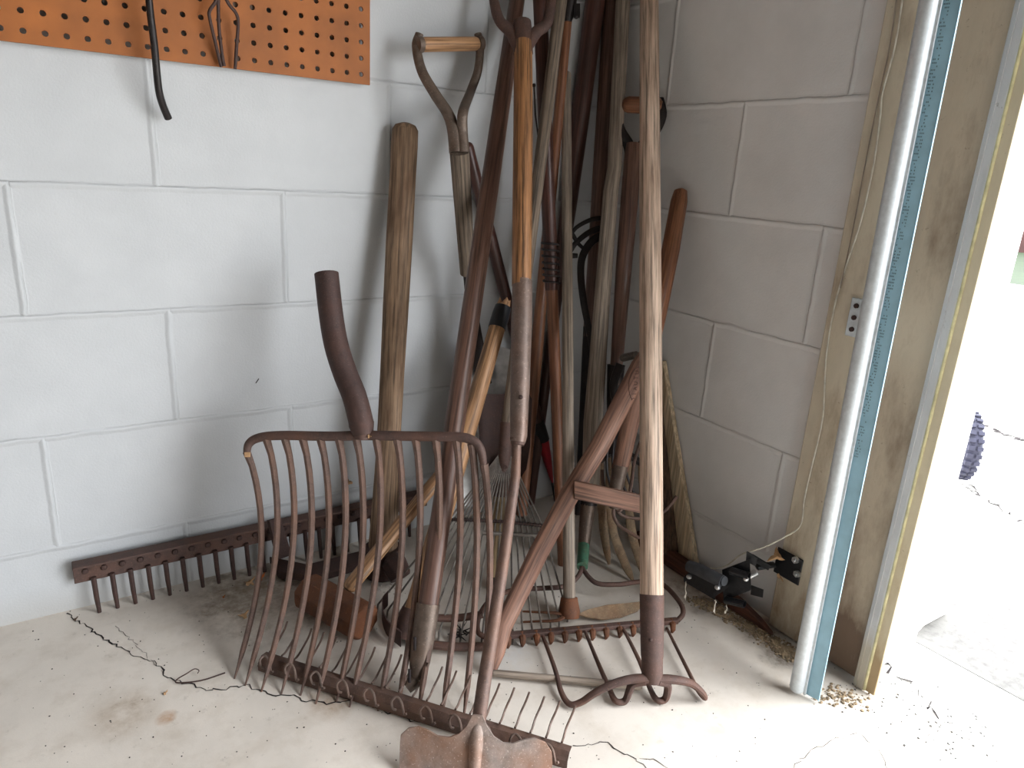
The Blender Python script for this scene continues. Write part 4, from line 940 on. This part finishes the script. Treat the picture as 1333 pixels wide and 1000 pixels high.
def crumbs(n, region, rmin, rmax, seed, label, mat='dirt', name='dirt_crumbs'):
    rnd = random.Random(seed); m = MB()
    for i in range(n):
        c_ = region(rnd); r_ = rnd.uniform(rmin, rmax)**1; c_.z += r_*.4; m.ball(c_, r_, 6, (rnd.uniform(.7, 1.3), rnd.uniform(.7, 1.3), rnd.uniform(.4, .8)))
    return solo(m, name, mat, label, 'dirt', kind='stuff', smooth=False)
def band_region(pts, spread):
    pts = [F(x, y, 0) for x, y in pts]
    def f(rnd):
        i = rnd.randrange(len(pts)-1); p_ = lerp(pts[i], pts[i+1], rnd.random()); return p_+Vector((rnd.gauss(0, spread), rnd.gauss(0, spread), 0))
    return f
crumbs(1400, band_region([(905, 782), (935, 796), (960, 808), (985, 822), (1010, 838), (1025, 850), (1025, 850)], .010), .0007, .0032, 1, 'line of pale crumbled dirt on the floor along the right wall')
crumbs(260, band_region([(1045, 893), (1065, 905), (1095, 905), (1120, 912)], .012), .0007, .003, 2, 'crumbled dirt and flakes around the foot of the door track')
crumbs(160, band_region([(1140, 905), (1190, 920), (1250, 950), (1300, 990)], .05), .0006, .0022, 3, 'scattered grit on the doorway slab', 'asphalt')
crumbs(300, lambda r_: F(r_.uniform(40, 1000), r_.uniform(760, 999), 0), .0004, .0012, 5, 'fine dark grit scattered over the garage floor', 'crack')
crumbs(30, band_region([(500, 770), (515, 765), (480, 768)], .012), .001, .003, 6, 'pale bits of dust near the pick head', 'leaf_w')
solo(MB().tube([W(333, 499, .0004), W(337, 493, .0004)], .0009, 5), 'wall_mark', 'crack', 'tiny black slash mark on the white left wall', 'mark')

# ================================================================== OUTSIDE
crack([(1150, 850), (1160, 875), (1185, 890)], None, .006, -.002, .01, 'driveway_crack_a')
for o_ in [o for o in bpy.data.objects if o.name.startswith('driveway_crack')]: o_.name = 'ground_crack'
crack([(1185, 895), (1215, 925), (1240, 950)], None, .004, -.002, .01, 'ground_crack')
crack([(1258, 630), (1290, 655), (1333, 680), (1400, 700)], None, .008, -.002, .02, 'ground_crack')
crack([(1260, 545), (1310, 567), (1400, 590)], None, .02, -.002, .02, 'ground_crack')
solo(MB().bx((7.0, 1.75, -.06), (20, 14, -.03)), 'lawn', 'grass', 'patch of green lawn seen through the doorway at the far right', 'lawn', kind='stuff')
solo(MB().bx((12.6, 3.6, -.05), (16, 16, 3.0)), 'neighbour_house', 'housebrick', 'red-brown brick building beyond the lawn at the right edge', 'building', smooth=False)
# small treaded wheel by the outer wall
wc = P(1248, 600, 2.08); wc.z = max(wc.z, .105)
wt = thing('wheel', 'small treaded rubber tyre standing on the driveway beyond the doorway edge', 'wheel', (wc.x, wc.y, 0))
ax = (RT*.9+Vector((-.15, -.2, 0))).normalized(); ax.z = 0; ax.normalize()
wr = .10; wc.z = wr+.01
sd1 = Vector((0, 0, 1)); sd2 = ax.cross(sd1)
fwd = Vector((ax.y, -ax.x, 0))
build(MB().torus(wc, ax, wr-.025, .024, 36, 14), 'tyre', 'rubber', wt)
for k in range(28):
    a_ = 2*math.pi*k/28; dvec = sd1*math.cos(a_)+fwd*math.sin(a_)
    for s_ in (-1, 1): build(MB().box(wc+dvec*(wr-.002)+ax*s_*.011, (ax, dvec, ax.cross(dvec)), (.008, .005, .006)), 'tread_block', 'rubber', wt, bevel=.001)
build(MB().tube([wc-ax*.012, wc+ax*.012], .055, 24), 'hub', 'vinyl', wt)
solo(MB().bx((.21, -.30, -.004), (.34, -.79, .035)), 'brick_edging', 'drive', 'low pale edging block along the outside wall beyond the doorway', 'edging', bevel=.006)
